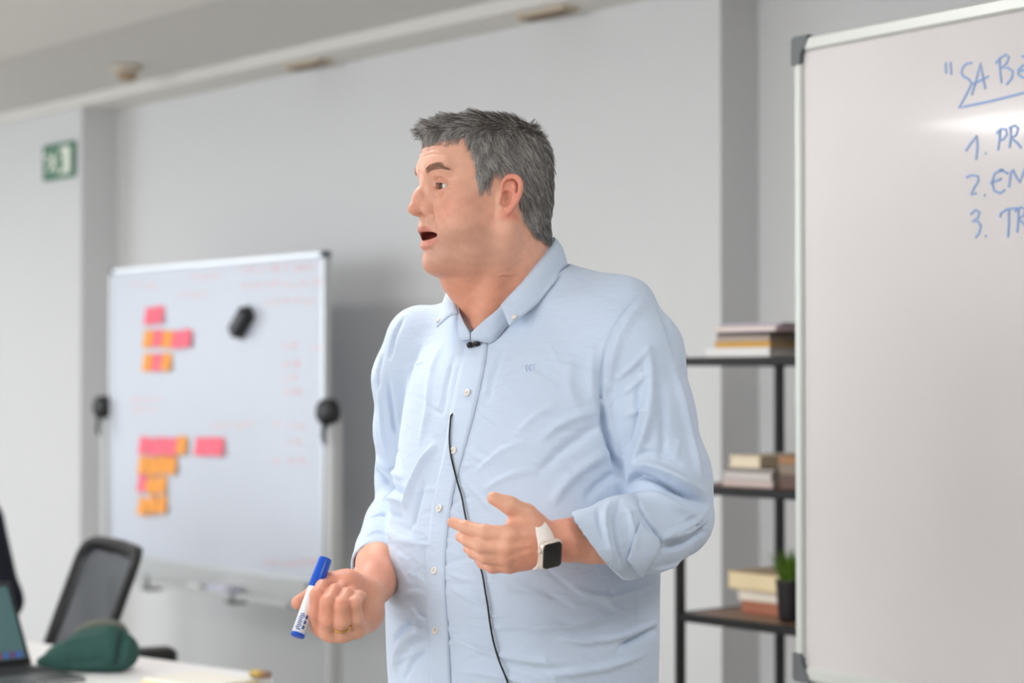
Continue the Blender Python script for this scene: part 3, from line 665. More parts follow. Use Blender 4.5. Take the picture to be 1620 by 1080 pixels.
# ================================================================ THE MAN
HYAW = math.radians(65.5)
HF = Vector((-math.sin(HYAW), -math.cos(HYAW), 0)); HL = Vector((math.cos(HYAW), -math.sin(HYAW), 0))
HO = at(770, 294, 2.83)
HK = .955
HM = Matrix(((HL.x, HF.x * HK, 0, HO.x), (HL.y, HF.y * HK, 0, HO.y), (0, 0, 1, HO.z), (0, 0, 0, 1)))      # head space: x his left, y forward, z up
HM3 = np.array(HM)
def h2w(V): return np.asarray(V) @ HM3[:3, :3].T + HM3[:3, 3]
_T = [(.0985, .004, -.012, .004), (.096, .024, -.035, .026), (.090, .045, -.056, .043), (.080, .066, -.072, .0565), (.065, .0850, -.085, .0665), (.045, .0995, -.0945, .0725),
      (.025, .1050, -.097, .0755), (.010, .1010, -.097, .076), (.000, .0975, -.096, .0755), (-.015, .0965, -.094, .0745), (-.03, .0975, -.090, .073), (-.045, .099, -.084, .0715),
      (-.06, .0995, -.076, .070), (-.075, .0985, -.066, .068), (-.09, .0965, -.056, .064), (-.105, .0955, -.045, .0575), (-.115, .093, -.03, .050), (-.123, .087, -.01, .041), (-.129, .074, .008, .030), (-.133, .05, .02, .012)]
_z = [t[0] for t in _T]; yF = pchip(_z, [t[1] for t in _T]); yB = pchip(_z, [t[2] for t in _T]); wX = pchip(_z, [t[3] for t in _T])
def loft(X, Y, Z, grow=0.):
    z = np.asarray(Z, float); f = yF(z); b = yB(z); w = wX(z) + grow; yc = np.where(z > -.03, .0, .0 + (-.03 - z) * .12); yc = np.clip(yc, b + .003, f - .003)
    dy = np.where(Y > yc, f - yc, yc - b) + grow; p = 2.25
    r = (np.abs(X / w) ** p + np.abs((Y - yc) / dy) ** p) ** (1 / p)
    k1 = np.sqrt((X / w ** 2) ** 2 + ((Y - yc) / dy ** 2) ** 2) + 1e-4
    return (r * (r - 1) / k1).astype(np.float32)
EYE = [(.0325 * s, .0785, -.0068) for s in (1, -1)]
def head_field(h=.0011):
    S = SDF((-.115, -.13, -.235), (.115, .145, .112), h)
    sl, X, Y, Z = S.region(S.lo, S.lo + (S.n + 1) * S.h); d = loft(X, Y, Z); cut = np.maximum(Z - .0985, -.133 - Z); S.D = np.maximum(d, cut * np.ones_like(d)).astype(np.float32)
    M = lambda p: [(p[0] * s, p[1], p[2]) for s in (1, -1)]
    # neck, under-chin, nape
    S.chain([(0, -.028, -.03), (0, -.033, -.10), (0, -.042, -.17), (0, -.052, -.24)], [.058, .0605, .0610, .070], .03)
    S.chain([(0, .060, -.1135), (0, .024, -.1330), (0, -.010, -.165)], [.0205, .034, .044], .03)
    for s in (1, -1):
        S.cap((.05 * s, .0, -.085), (.03 * s, .035, -.112), .022, .022, .02)          # jaw body
        S.ell((.05 * s, .060, -.022), (.018, .022, .016), .018)                      # cheekbone
        S.ell((.043 * s, .058, -.058), (.023, .026, .026), .02)                      # cheek
        S.ell((.047 * s, .03, -.096), (.018, .028, .018), .02)                       # jowl
        S.cap((.012 * s, .0965, .0165), (.043 * s, .0835, .0205), .0085, .0075, .012)   # brow ridge
        S.ell((.034 * s, .101, -.0055), (.0165, .0130, .0115), .012, 'sub')          # eye socket
        S.ell((.0165 * s, .104, -.0045), (.0055, .0085, .012), .009, 'sub')
        S.ell(EYE[0 if s == 1 else 1], .0140, .004)                                  # lids
        S.cap((.0215 * s, .0870, -.0180), (.044 * s, .0805, -.0195), .0032, .003, .006)  # bag under the eye
        S.cap((.074 * s, -.002, -.06), (.028 * s, .02, -.2), .012, .013, .02)           # neck muscle
    # nose
    S.chain([(0, .0955, .012), (0, .0965, .000), (0, .1075, -.0150), (0, .1140, -.0310)], [.0072, .0068, .0068, .0075], .010, kk=.006)
    S.ell((0, .1165, -.0370), (.0090, .0098, .0076), .005)
    for s in (1, -1):
        S.ell((.0148 * s, .0965, -.0385), (.0078, .0120, .0076), .004); S.cap((.007 * s, .0935, .002), (.011 * s, .0960, -.028), .0070, .0075, .010); S.cap((.006 * s, .110, -.036), (.0135 * s, .099, -.037), .0058, .0060, .005)
        S.cap((.003 * s, .110, -.022), (.011 * s, .098, -.034), .006, .0055, .008)
    S.cap((0, .1160, -.0420), (0, .104, -.0465), .0040, .004, .004)
    for s in (1, -1): S.ell((.0082 * s, .1025, -.0470), (.0042, .0085, .0048), .0015, 'sub')
    # muzzle, lips, chin
    S.ell((0, .0865, -.061), (.028, .0170, .018), .014)
    S.cap((0, .1085, -.050), (0, .1085, -.058), .0018, .002, .005, 'sub')
    for s in (1, -1):
        S.chain([(.0275 * s, .0850, -.0745), (.0205 * s, .0925, -.0690), (.0115 * s, .0995, -.0648), (.004 * s, .1030, -.0630), (0, .1028, -.0636)], [.0022, .0034, .0042, .0044, .0042], .0045)
        S.chain([(.0275 * s, .0850, -.0755), (.0210 * s, .0895, -.0820), (.0115 * s, .0950, -.0872), (0, .0970, -.0885)], [.0022, .0038, .0052, .0058], .0050)
    pass
    S.ell((0, .0865, -.0738), (.0300, .0240, .0070), .002, 'sub')
    S.ell((0, .0760, -.0815), (.0190, .0190, .0050), .002)
    S.cap((-.013, .1015, -.1000), (.013, .1015, -.1000), .0065, .0065, .007, 'sub')
    S.ell((0, .0820, -.1105), (.0215, .0170, .0150), .012)
    # eye openings: cut lens-shaped slits in the lids
    for (ex, ey, ez) in EYE:
        sg = 1 if ex > 0 else -1
        sl, X, Y, Z = S.region((ex - .018, ey + .0, ez - .012), (ex + .018, ey + .022, ez + .012))
        x = (X - ex) * sg + .0 * Y; up = .0050 * np.clip(1 - (x / .0142) ** 2, 0, 1) ** .7; lo = .0040 * np.clip(1 - (x / .0142) ** 2, 0, 1) ** .8
        zc = ez - .0005 + x * .02; dz = np.maximum((Z - zc) - up, (zc - Z) - lo)
        rr = np.sqrt((X - ex) ** 2 + (Y - ey) ** 2 + (Z - ez) ** 2)
        d = np.maximum(np.maximum(dz, .0112 - rr), rr - .030); d = np.maximum(d, np.abs(x) - .0140)
        S.comb(sl, d.astype(np.float32), .0012, 'sub')
    # ears
    for s in (1, -1):
        c = np.array([.0765 * s, .0035, -.0225]); al = math.radians(27)
        ef = np.array([-math.sin(al) * s, math.cos(al), 0]); eo = np.array([math.cos(al) * s, math.sin(al), 0]); eu = np.array([0, 0, 1.]); ti = math.radians(19)
        ef2 = ef * math.cos(ti) + eu * math.sin(ti); eu2 = eu * math.cos(ti) - ef * math.sin(ti)
        def E(y, z, o=0): return c + ef2 * y * .86 + eu2 * z * 1.0 + eo * o
        R = np.stack([eo, ef2, eu2], 1)
        S.ell(E(-.0005, .002, .0015), (.0042, .0150, .0245), .004, R=R)
        S.ell(E(.004, -.003, -.003), (.007, .010, .02), .006, R=R)
        hp = spline([E(.0065, -.001, .003), E(.0125, .008, .005), E(.0125, .019, .0055), E(.006, .0275, .006), E(-.005, .0300, .007), E(-.0145, .0245, .008), E(-.0190, .012, .0085), E(-.0180, .000, .008), E(-.0145, -.012, .006), E(-.0075, -.0225, .004)], 4)
        S.chain(hp, list(np.interp(np.linspace(0, 1, len(hp)), [0, .2, .5, .8, 1], [.0020, .0031, .0033, .0032, .0036])), .0022)
        S.ell(E(-.003, -.0262, .0030), (.0050, .0080, .0080), .005, R=R)
        S.chain([E(-.005, .018, .004), E(-.0105, .007, .005), E(-.0110, -.005, .0045), E(-.006, -.0145, .004)], [.0024, .003, .003, .0028], .003)
        S.ell(E(.0005, -.0025, .0050), (.0100, .0082, .0118), .0025, 'sub', R=R)
        S.ell(E(.001, .0155, .0075), (.004, .0085, .006), .003, 'sub', R=R)
        S.ell(E(.0095, -.006, .0035), (.0035, .004, .0065), .003, R=R)
        S.ell(E(.0045, -.0045, .004), (.006, .003, .004), .002, 'sub', R=R)
    return S
def face_lines(V, Q):
    """creases and small forms pressed into the face along drawn lines"""
    N = vnormals(V, Q); ax = np.abs(V[:, 0]); out = np.zeros(len(V))
    def ln(pts, amp, w, front=.03):
        pts = np.array(spline(pts, 5)); d = np.full(len(V), 9.); tt = np.zeros(len(V)); L = len(pts) - 1
        sel = np.where((V[:, 1] > front) & (ax < pts[:, 0].max() + .015) & (V[:, 2] > pts[:, 1].min() - .015) & (V[:, 2] < pts[:, 1].max() + .015))[0]
        A = np.stack([ax[sel], V[sel, 2]], 1); dd = np.full(len(sel), 9.); ti = np.zeros(len(sel))
        for i in range(L):
            a, e = pts[i], pts[i + 1] - pts[i]; t = np.clip(((A - a) @ e) / (e @ e + 1e-12), 0, 1); r = np.linalg.norm(A - a - t[:, None] * e, axis=1); u = r < dd; dd[u] = r[u]; ti[u] = (i + t[u]) / L
        out[sel] += amp * np.exp(-(dd / w) ** 2) * np.clip(np.minimum(ti, 1 - ti) * 5 + .15, 0, 1)
    for z in (.0365, .0440, .0515): ln([(0, z), (.014, z + .0012), (.030, z + .0018), (.046, z - .001)], -.0010, .0013); ln([(0, z + .0035), (.018, z + .005), (.040, z + .003)], .0006, .0022)
    ln([(.0190, -.034), (.0255, -.044), (.0310, -.056), (.0350, -.068)], -.0017, .0022); ln([(.0250, -.034), (.0310, -.045), (.0370, -.058)], .0012, .0045)
    ln([(.0215, -.0300), (.0245, -.0370), (.0230, -.0440)], -.0016, .0015, .06)
    ln([(.0190, .0005), (.0300, .0037), (.0420, .0015), (.0480, -.0035)], -.0016, .0013, .05); ln([(.0200, .0065), (.0320, .0090), (.0450, .0060)], .0014, .0028, .05)
    ln([(.0200, -.0165), (.0310, -.0215), (.0440, -.0180)], -.0012, .0014, .05); ln([(.0205, -.0125), (.0310, -.0158), (.0430, -.0135)], .0008, .0016, .05)
    for k in range(3): ln([(.0500, -.001 - .004 * k), (.0560, .001 - .006 * k)], -.0006, .0010, .03)
    ln([(.0040, .020), (.0045, .012)], -.0010, .0015, .08)
    return V + N * out[:, None]
def head_colors(V):
    x, y, z = V[:, 0], V[:, 1], V[:, 2]; ax = np.abs(x)
    base = np.array(lin((226, 171, 147))); c = np.tile(base, (len(V), 1))
    def blend(w, rgb): nonlocal c; w = np.clip(w, 0, 1)[:, None]; c = c * (1 - w) + np.array(lin(rgb)) * w
    blend(.55 * np.exp(-(((ax - .048) / .022) ** 2 + ((z + .035) / .026) ** 2)) * (y > .02), (208, 132, 108))
    blend(.6 * np.exp(-((x / .016) ** 2 + ((z + .032) / .014) ** 2)) * (y > .095), (214, 140, 120))
    beard = ss(-z, .050, .085) * ss(y, -.005, .03) * ss(z, -.175, -.13); must = np.exp(-((z + .053) / .008) ** 2) * (y > .09) * (ax < .028)
    blend(.42 * beard, (158, 116, 98)); blend(.3 * must, (150, 112, 98))
    blend(.6 * ss(-z, .10, .15), (212, 138, 108))
    # lips
    def dist(pts):
        d = np.full(len(V), 9.)
        A = np.stack([ax, y, z], 1)
        for a, b in zip(pts[:-1], pts[1:]):
            a = np.array(a); b = np.array(b); e = b - a; t = np.clip(((A - a) @ e) / (e @ e), 0, 1); d = np.minimum(d, np.linalg.norm(A - a - t[:, None] * e, axis=1))
        return d
    du = dist([(.0275, .0850, -.0745), (.0205, .0925, -.0690), (.0115, .0995, -.0650), (0, .1030, -.0640)]); dl = dist([(.0275, .0850, -.0755), (.0210, .0895, -.0815), (.0115, .0950, -.0860), (0, .0970, -.0872)])
    blend(.75 * (1 - ss(du, .0060, .0080)) * ss(-z, .0600, .0618) * ss(z, -.074, -.071), (190, 108, 100)); blend(.8 * (1 - ss(dl, .0056, .0076)), (214, 128, 118))
    # mouth inside
    ins = (((x / .0305) ** 2 + ((y - .0865) / .0245) ** 2 + ((z + .0738) / .0076) ** 2) < 1.05) & (y < .0985)
    blend(ins * 1., (140, 62, 54))
    # ears redder
    blend(.6 * ss(ax, .0745, .083) * ss(y, -.03, -.02) * ss(z, -.062, -.050) * ss(-z, -.03, -.01), (222, 132, 112))
    md = np.linalg.norm(V - np.array((.044, .066, -.080)), axis=1); blend(.0 * (md < .002), (120, 70, 60))
    for (ex, ey, ez) in EYE:
        rr = np.linalg.norm(V - np.array((ex, ey, ez)), axis=1); blend(.3 * (1 - ss(rr, .013, .021)) * (y > .07), (186, 122, 104)); blend(.4 * (rr < .0132) * (y > .07), (176, 116, 100))
    n = np.sin(x * 310 + y * 190) * np.sin(z * 270 + x * 90) * .03
    return np.clip(c * (1 + n[:, None]), 0, 1)
def zline(y):
    return np.interp(y, [-.12, -.07, -.045, -.025, -.018, -.012, -.005, .026, .030, .0440, .0465, .052, .060, .075, .1, .13], [-.082, -.080, -.072, -.052, -.030, .0, .015, .012, -.006, -.012, .000, .034, .064, .0625, .0600, .058])
def build_hair(parent, Vh, Qh):
    """hair cap sculpted as one mass, then fine strands growing from it"""
    S = SDF((-.1, -.13, -.1), (.1, .135, .125), .0016)
    sl, X, Y, Z = S.region(S.lo, S.lo + (S.n + 1) * S.h)
    zl = zline(np.asarray(Y, float)); d = loft(X, Y, Z, .0010); S.D = np.maximum(d, np.maximum(Z - .0985, -.125 - Z) * np.ones_like(d)).astype(np.float32)
    S.chain([(0, -.028, -.03), (0, -.031, -.10), (0, -.034, -.17)], [.0595, .0625, .065], .03); d = S.D
    d = np.maximum(d, (zl - Z) * .7 * np.ones_like(d)); d = d - .0012; S.D = d.astype(np.float32)
    for s in (1, -1): S.ell((.0765 * s, .000, -.016), (.02, .0185, .0285), .003, 'sub')
    # quiff
    S.chain([(.012, -.03, .0835), (.014, .02, .0845), (.012, .058, .0790), (.010, .090, .0745)], [.0115, .0125, .0130, .0115], .016)
    S.chain([(-.02, -.03, .081), (-.022, .02, .082), (-.020, .058, .0765), (-.018, .088, .072)], [.0115, .0125, .0130, .0110], .016)
    S.chain([(.036, .0, .076), (.042, .035, .071), (.038, .065, .069)], [.0125, .012, .009], .014)
    V, Q = S.mesh(); V = smooth_v(V, Q, 2); N = vnormals(V, Q)
    x, y, z = V.T
    n = (np.sin(y * 420 + x * 160 + np.sin(z * 90) * 2) * .0007 + np.sin(x * 500 + z * 260) * .0005) * ss(z, .02, .06)
    V = V + N * n[:, None]
    R = np.random.RandomState(4)
    def tone(P): 
        top = ss(P[:, 2], .045, .085); side = np.array([.300, .280, .262]); tp = np.array([.098, .080, .069]); c = side * (1 - top[:, None]) + tp * top[:, None]
        back = ss(-P[:, 1], .02, .08)[:, None] * .50; return c * (1 - back)
    me = np_mesh('hair', h2w(V), Q); set_cols(me, tone(V) * .60)
    hm = mat('hair_mass', (70, 64, 60), .7, attr='Col', noise=.35, nscale=260, bump=.6, bscale=420, stretch=(1, 1, .35))
    ho = link('hair', me, hm, parent)
    # strands: roots spread by area over the cap
    tri = np.concatenate([Q[:, :3], Q[:, [0, 2, 3]]]); a, b, c = V[tri[:, 0]], V[tri[:, 1]], V[tri[:, 2]]; ar = np.linalg.norm(np.cross(b - a, c - a), axis=1)
    nS = 56000; pick = R.choice(len(tri), nS, p=ar / ar.sum()); u = R.rand(nS, 2); fl = u.sum(1) > 1; u[fl] = 1 - u[fl]
    P = a[pick] + (b - a)[pick] * u[:, :1] + (c - a)[pick] * u[:, 1:]; NN = np.cross(b - a, c - a)[pick]; NN /= np.linalg.norm(NN, axis=1, keepdims=True) + 1e-12
    sdf = loft(P[:, 0], P[:, 1], P[:, 2]); keep = sdf > -.0012; keep |= P[:, 2] < -.03; keep &= ~((np.abs(P[:, 0]) > .05) & (P[:, 2] < zline(P[:, 1]) - .002))
    keep &= ~((NN[:, 2] < -.35) & (P[:, 1] > -.03)); keep &= ~((NN[:, 2] < .05) & (P[:, 1] > .062) & (P[:, 2] < .078) & (R.rand(len(P)) < .10)); P = P[keep]; NN = NN[keep]; nS = len(P)
    top = ss(P[:, 2], .060, .084); fr = ss(P[:, 1], .03, .085)
    sx = np.sign(P[:, 0])
    G = np.stack([sx * 0 + .10 * R.randn(nS), -.50 + .11 * R.randn(nS), -1 + 0 * sx], 1)                  # sides and back: down and back
    tem = ss(P[:, 1], .02, .05)[:, None]; G = G * (1 - tem) + np.stack([.06 * R.randn(nS), .05 + .15 * R.randn(nS), -1 + 0 * sx], 1) * tem
    T = np.stack([-.35 + .17 * R.randn(nS), ss(P[:, 1], -.075, -.01) * 1.9 - .9, .10 + .35 * fr + .12 * R.randn(nS)], 1)                      # top: swept forward, tips up
    cl = np.sin(P[:, 0] * 260 + P[:, 1] * 60 + P[:, 2] * 120) * .45 + np.sin(P[:, 1] * 190 - P[:, 0] * 80 + P[:, 2] * 150) * .35
    T[:, 0] += cl; G[:, 1] += cl * .45
    Dv = G * (1 - top[:, None]) + T * top[:, None]
    Dv -= NN * (Dv * NN).sum(1)[:, None]; Dv /= np.linalg.norm(Dv, axis=1, keepdims=True) + 1e-9
    lift = (.09 + .05 * R.rand(nS)) * (1 - .30 * top) + .10 * top * R.rand(nS) + .15 * fr * top
    low = ss(-P[:, 2], .0, .06); Ln = (.011 + .006 * R.rand(nS)) * (1 - .3 * low) + top * .006
    W = (.00016 + .00012 * R.rand(nS))
    sdv = np.cross(Dv, NN); cols = tone(P); g = R.rand(nS, 1); grey = (g < (.42 - .24 * top[:, None] + .2 * tem - .18 * ss(-P[:, 1], .03, .08)[:, None])).astype(float); cols = cols * (.45 + .8 * R.rand(nS, 1)) ; cols = cols * (1 - grey) + np.array([.66, .64, .62]) * (.6 + .5 * R.rand(nS, 1)) * grey
    nC = 1500; gi = R.choice(nS, nC, replace=False); own = np.zeros(nS, int); bd = np.full(nS, 9.)
    for c0 in range(0, nC, 250):
        dd = ((P[:, None, :] - P[None, gi[c0:c0 + 250], :]) ** 2).sum(2); m_ = dd.argmin(1); v_ = dd[np.arange(nS), m_]; u_ = v_ < bd; bd[u_] = v_[u_]; own[u_] = m_[u_] + c0
    G0 = gi[own]; gl = (.016 + .005 * R.rand(nC))[own] + top * .006; tipC = P[G0] + Dv[G0] * gl[:, None] + NN[G0] * (gl * (.10 + .16 * R.rand(nC))[own])[:, None]
    ctone = (.70 + .75 * R.rand(nC))[own][:, None]; cols = cols * ctone
    nsg = 4; V2 = np.zeros((nS, nsg + 1, 3, 3)); 
    for i in range(nsg + 1):
        q = i / nsg; p = P + Dv * (Ln * q)[:, None] + NN * (Ln * lift * q * (1.25 - .85 * q * (1 - .5 * fr * top)))[:, None] - NN * .0004; cw = (.62 * q ** 1.4) * (.6 + .4 * (own % 7) / 7)[:, None]; p = p * (1 - cw) + (P + (tipC - P) * q) * cw; ww = (W * (1 - .75 * q))[:, None]
        V2[:, i, 0] = p + sdv * ww; V2[:, i, 1] = p - sdv * ww; V2[:, i, 2] = p + NN * ww
    b0 = (np.arange(nS) * (nsg + 1) * 3)[:, None]; F2 = []
    for i in range(nsg):
        for k in range(3): F2.append(b0 + np.array([[3 * i + k, 3 * i + (k + 1) % 3, 3 * i + 3 + (k + 1) % 3, 3 * i + 3 + k]]))
    F2 = np.concatenate(F2); m2 = np_mesh('hair_strands', h2w(V2.reshape(-1, 3)), F2); set_cols(m2, np.repeat(cols, (nsg + 1) * 3, axis=0))
    so = link('hair_strands', m2, mat('hair_strand', (80, 74, 70), .42, attr='Col', spec=.5), parent); so['kind'] = 'stuff'; so['label'] = 'short salt and pepper hair strands'
    # eyebrows
    bvh = BVHTree.FromPolygons([tuple(v) for v in Vh[::1]], [tuple(q) for q in Qh])
    for s in (1, -1):
        V3 = []; F3 = []; n = 0
        for i in range(270):
            t = R.rand(); bx = .017 + .034 * t; arch = .0150 + .0062 * math.sin(min(t / .72, 1) * PI * .5) - .0050 * max(0, t - .75) / .25
            hw = .0030 + .0022 * math.sin(min(t * 1.3, 1) * PI * .75) - .003 * max(0, t - .8) / .2; zz = arch + R.uniform(-hw, hw); o = Vector((bx * s, .2, zz)); hit = bvh.ray_cast(o, Vector((0, -1, 0)))
            if hit[0] is None: continue
            p = hit[0]; nn = hit[1]; nn = nn if nn.y > 0 else -nn; dr = Vector((s * 1.0, -.1, .40 - .75 * t + R.uniform(-.15, .15))); dr = (dr - nn * dr.dot(nn)).normalized(); L = R.uniform(.006, .009); sd = dr.cross(nn) * .00016
            for q in range(3):
                c = p + dr * L * q / 2 + nn * (.0003 + .0012 * math.sin(q * 1.2)); k = (1, .8, .2)[q]; V3 += [c + sd * k, c - sd * k, c + nn * .0002 * k]
            for q in range(2):
                for k in range(3): F3.append((n + 3 * q + k, n + 3 * q + (k + 1) % 3, n + 3 * q + 3 + (k + 1) % 3, n + 3 * q + 3 + k))
            n += 9
        me = bpy.data.meshes.new('eyebrow'); me.from_pydata([HM @ Vector(v) for v in V3], [], F3); o = link('eyebrow', me, mat('brow_hair', (150, 116, 98), .6), parent); o['kind'] = 'stuff'
def build_eyes(parent):
    for i, (ex, ey, ez) in enumerate(EYE):
        n1, n2 = 40, 48; g = Vector((.10, 1, -.02)).normalized(); u = g.orthogonal().normalized(); w = g.cross(u); V = []; cols = []; Fc = []
        R = .0119
        for a in range(n1 + 1):
            th = PI * a / n1; rr = R + .0006 * max(0, 1 - (th / .48) ** 2)
            for b in range(n2):
                ph = 2 * PI * b / n2; V.append(Vector((ex, ey, ez)) + g * rr * math.cos(th) + (u * math.cos(ph) + w * math.sin(ph)) * max(rr * math.sin(th), 1e-6))
                if th < .19: c = (12, 9, 8)
                elif th < .46: c = (84 + 20 * math.sin(ph * 9), 52, 34)
                elif th < .52: c = (52, 38, 32)
                else: c = (214, 200, 192)
                cols.append(lin(c))
        for a in range(n1):
            for b in range(n2): Fc.append((a * n2 + b, a * n2 + (b + 1) % n2, (a + 1) * n2 + (b + 1) % n2, (a + 1) * n2 + b))
        me = np_mesh('eyeball', np.array([HM @ v for v in V]), np.array(Fc)); set_cols(me, np.array(cols)); link('eyeball', me, mat('eye', (220, 210, 200), .22, attr='Col', spec=.35), parent)
        # upper lashes
        b = MB(); R2 = random.Random(i)
        for k in range(22):
            x = -.0095 + .018 * k / 21; zz = ez + .0048 * (1 - (x / .0142) ** 2) ** .7; yy = ey + math.sqrt(max(.0138 ** 2 - x * x - (zz - ez) ** 2, 0)); p = Vector((ex + x, yy, zz)); L = R2.uniform(.0030, .0050)
            d = Vector((x * 22, 1, -.05 + R2.uniform(-.1, .1))).normalized(); pts = [p, p + d * L * .5 - Vector((0, 0, .0006)), p + d * L + Vector((0, 0, .0008))]; b.tube([HM @ q for q in pts], [.00018, .00014, .00005], 3)
        o = b.build('eyelashes', mat('lash', (40, 30, 26), .6), parent); o['kind'] = 'stuff'
BYAW = math.radians(38.5)
BF = np.array([-math.sin(BYAW), -math.cos(BYAW), 0]); BL = np.array([math.cos(BYAW), -math.sin(BYAW), 0])
BO = np.array([.0271, 2.85, 0])
def bw(x, y, z): return BO + BL * x + BF * y + np.array([0, 0, z])       # body space (his left, forward, up) -> world
#      z     half width  front   back   shift of centre along his left
_S = [(.82, .186, .170, .13, 0), (.90, .188, .182, .13, 0), (.99, .192, .192, .13, 0), (1.08, .194, .200, .13, 0), (1.16, .196, .198, .128, 0), (1.24, .197, .184, .126, 0), (1.32, .198, .160, .126, 0), (1.40, .198, .134, .126, 0),
      (1.45, .193, .110, .122, 0), (1.487, .180, .085, .114, 0), (1.51, .165, .072, .106, 0), (1.53, .142, .064, .096, 0), (1.55, .110, .050, .084, 0), (1.565, .085, .040, .072, 0), (1.58, .062, .03, .055, 0), (1.60, .04, .03, .04, 0)]
_sz = [t[0] for t in _S]; sA_ = pchip(_sz, [t[1] for t in _S]); sF_ = pchip(_sz, [t[2] for t in _S]); sB_ = pchip(_sz, [t[3] for t in _S])
def torso_d(X, Y, Z, inset=0.):
    z = np.asarray(Z, float); a = sA_(z) - inset; f = sF_(z) - inset; b = sB_(z) - inset
    x = (X - BO[0]) * BL[0] + (Y - BO[1]) * BL[1]; y = (X - BO[0]) * BF[0] + (Y - BO[1]) * BF[1]
    dy = np.where(y > 0, f, b); p = 2.35
    r = (np.abs(x / a) ** p + np.abs(y / dy) ** p) ** (1 / p)
    k1 = np.sqrt((x / a ** 2) ** 2 + (y / dy ** 2) ** 2) + 1e-4
    return (r * (r - 1) / k1).astype(np.float32)
def A3(px, py, Y): return np.array(at(px, py, Y))
LARM = [A3(968, 508, 2.765), A3(1008, 560, 2.735), A3(1030, 655, 2.725), A3(1052, 755, 2.715), A3(1066, 812, 2.70)]; LRAD = [.060, .061, .058, .062, .055]
LFOR = [A3(1066, 822, 2.70), A3(1030, 842, 2.66), A3(985, 852, 2.615), A3(930, 860, 2.575), A3(880, 864, 2.545)]; LFR = [.054, .052, .050, .043, .040]
RARM = [A3(668, 540, 2.955), A3(650, 600, 2.975), A3(650, 680, 2.99), A3(652, 755, 3.0), A3(648, 790, 2.99)]; RRAD = [.055, .054, .052, .053, .05]
RFOR = [A3(645, 795, 2.99), A3(626, 832, 2.94), A3(609, 872, 2.87), A3(594, 917, 2.80)]; RFR = [.047, .045, .040, .038]
def shirt_field(h):
    S = SDF((-.30, 2.44, .86), (.36, 3.12, 1.60), h); S.D[:] = 1
    sl, X, Y, Z = S.region(S.lo, S.lo + (S.n + 1) * S.h)
    # the neckline is a tilted cut: high at the nape, low at the throat
    yb = (X - BO[0]) * BF[0] + (Y - BO[1]) * BF[1]; xb = (X - BO[0]) * BL[0] + (Y - BO[1]) * BL[1]
    d = torso_d(X, Y, Z); S.D = np.maximum(d, .87 - Z).astype(np.float32)
    for pts, rad, fpts, frad, cut0, cutn in ((LARM, LRAD, LFOR, LFR, None, None), (RARM, RRAD, RFOR, RFR, None, None)):
        T = SDF.__new__(SDF); T.lo, T.h, T.n, T.ax = S.lo, S.h, S.n, S.ax; T.D = np.full(S.n, .09, np.float32)
        T.chain(pts, rad, .02); left = pts is LARM
        T2 = SDF.__new__(SDF); T2.lo, T2.h, T2.n, T2.ax = S.lo, S.h, S.n, S.ax; T2.D = np.full(S.n, .09, np.float32)
        T2.chain(fpts, frad, .01)
        if left:
            a = A3(905, 812, 2.575); b = A3(985, 921, 2.575); n3 = np.cross(b - a, np.array([.10, 1, 0])); n3 /= np.linalg.norm(n3); n3 = -n3 if n3[0] > 0 else n3; o3 = (a + b) / 2
            T2.chain([A3(1035, 836, 2.66), A3(985, 850, 2.62), A3(935, 862, 2.578), A3(880, 866, 2.54)], [.0525, .0545, .0460, .042], .004)
            bore = [A3(985, 854, 2.615), A3(935, 862, 2.578), A3(870, 866, 2.535)]; br = [.038, .0385, .034]
        else:
            ax = (RFOR[-1] - RFOR[-2]); n3 = ax / np.linalg.norm(ax); o3 = A3(600, 899, 2.825)
            T2.chain([A3(622, 842, 2.92), A3(609, 872, 2.87), A3(592, 920, 2.79)], [.0455, .043, .0415], .004)
            bore = [A3(611, 870, 2.875), A3(602, 892, 2.835), A3(588, 928, 2.77)]; br = [.031, .036, .038]
        pl = ((X - o3[0]) * n3[0] + (Y - o3[1]) * n3[1] + (Z - o3[2]) * n3[2]).astype(np.float32)
        T2.D = np.maximum(T2.D, pl); T2.chain(bore, br, .002, 'sub')
        T.comb(slice(None), T2.D, .006, 'add')
        k = (.004 + .034 * ss(np.asarray(Z, float), 1.40, 1.47)).astype(np.float32); A, d = S.D, T.D
        hh = np.maximum(k - np.abs(A - d), 0); S.D = np.minimum(A, d) - hh * hh / (4 * k)
    S.cap(bw(.07, -.02, 1.545), bw(.165, -.01, 1.526), .034, .034, .02); S.cap(bw(-.06, -.02, 1.533), bw(-.15, -.01, 1.508), .030, .030, .02)
    # hollow of the collar
    S.ell(bw(.0, .020, 1.600), (.069, .069, .072), .004, 'sub')
    return S
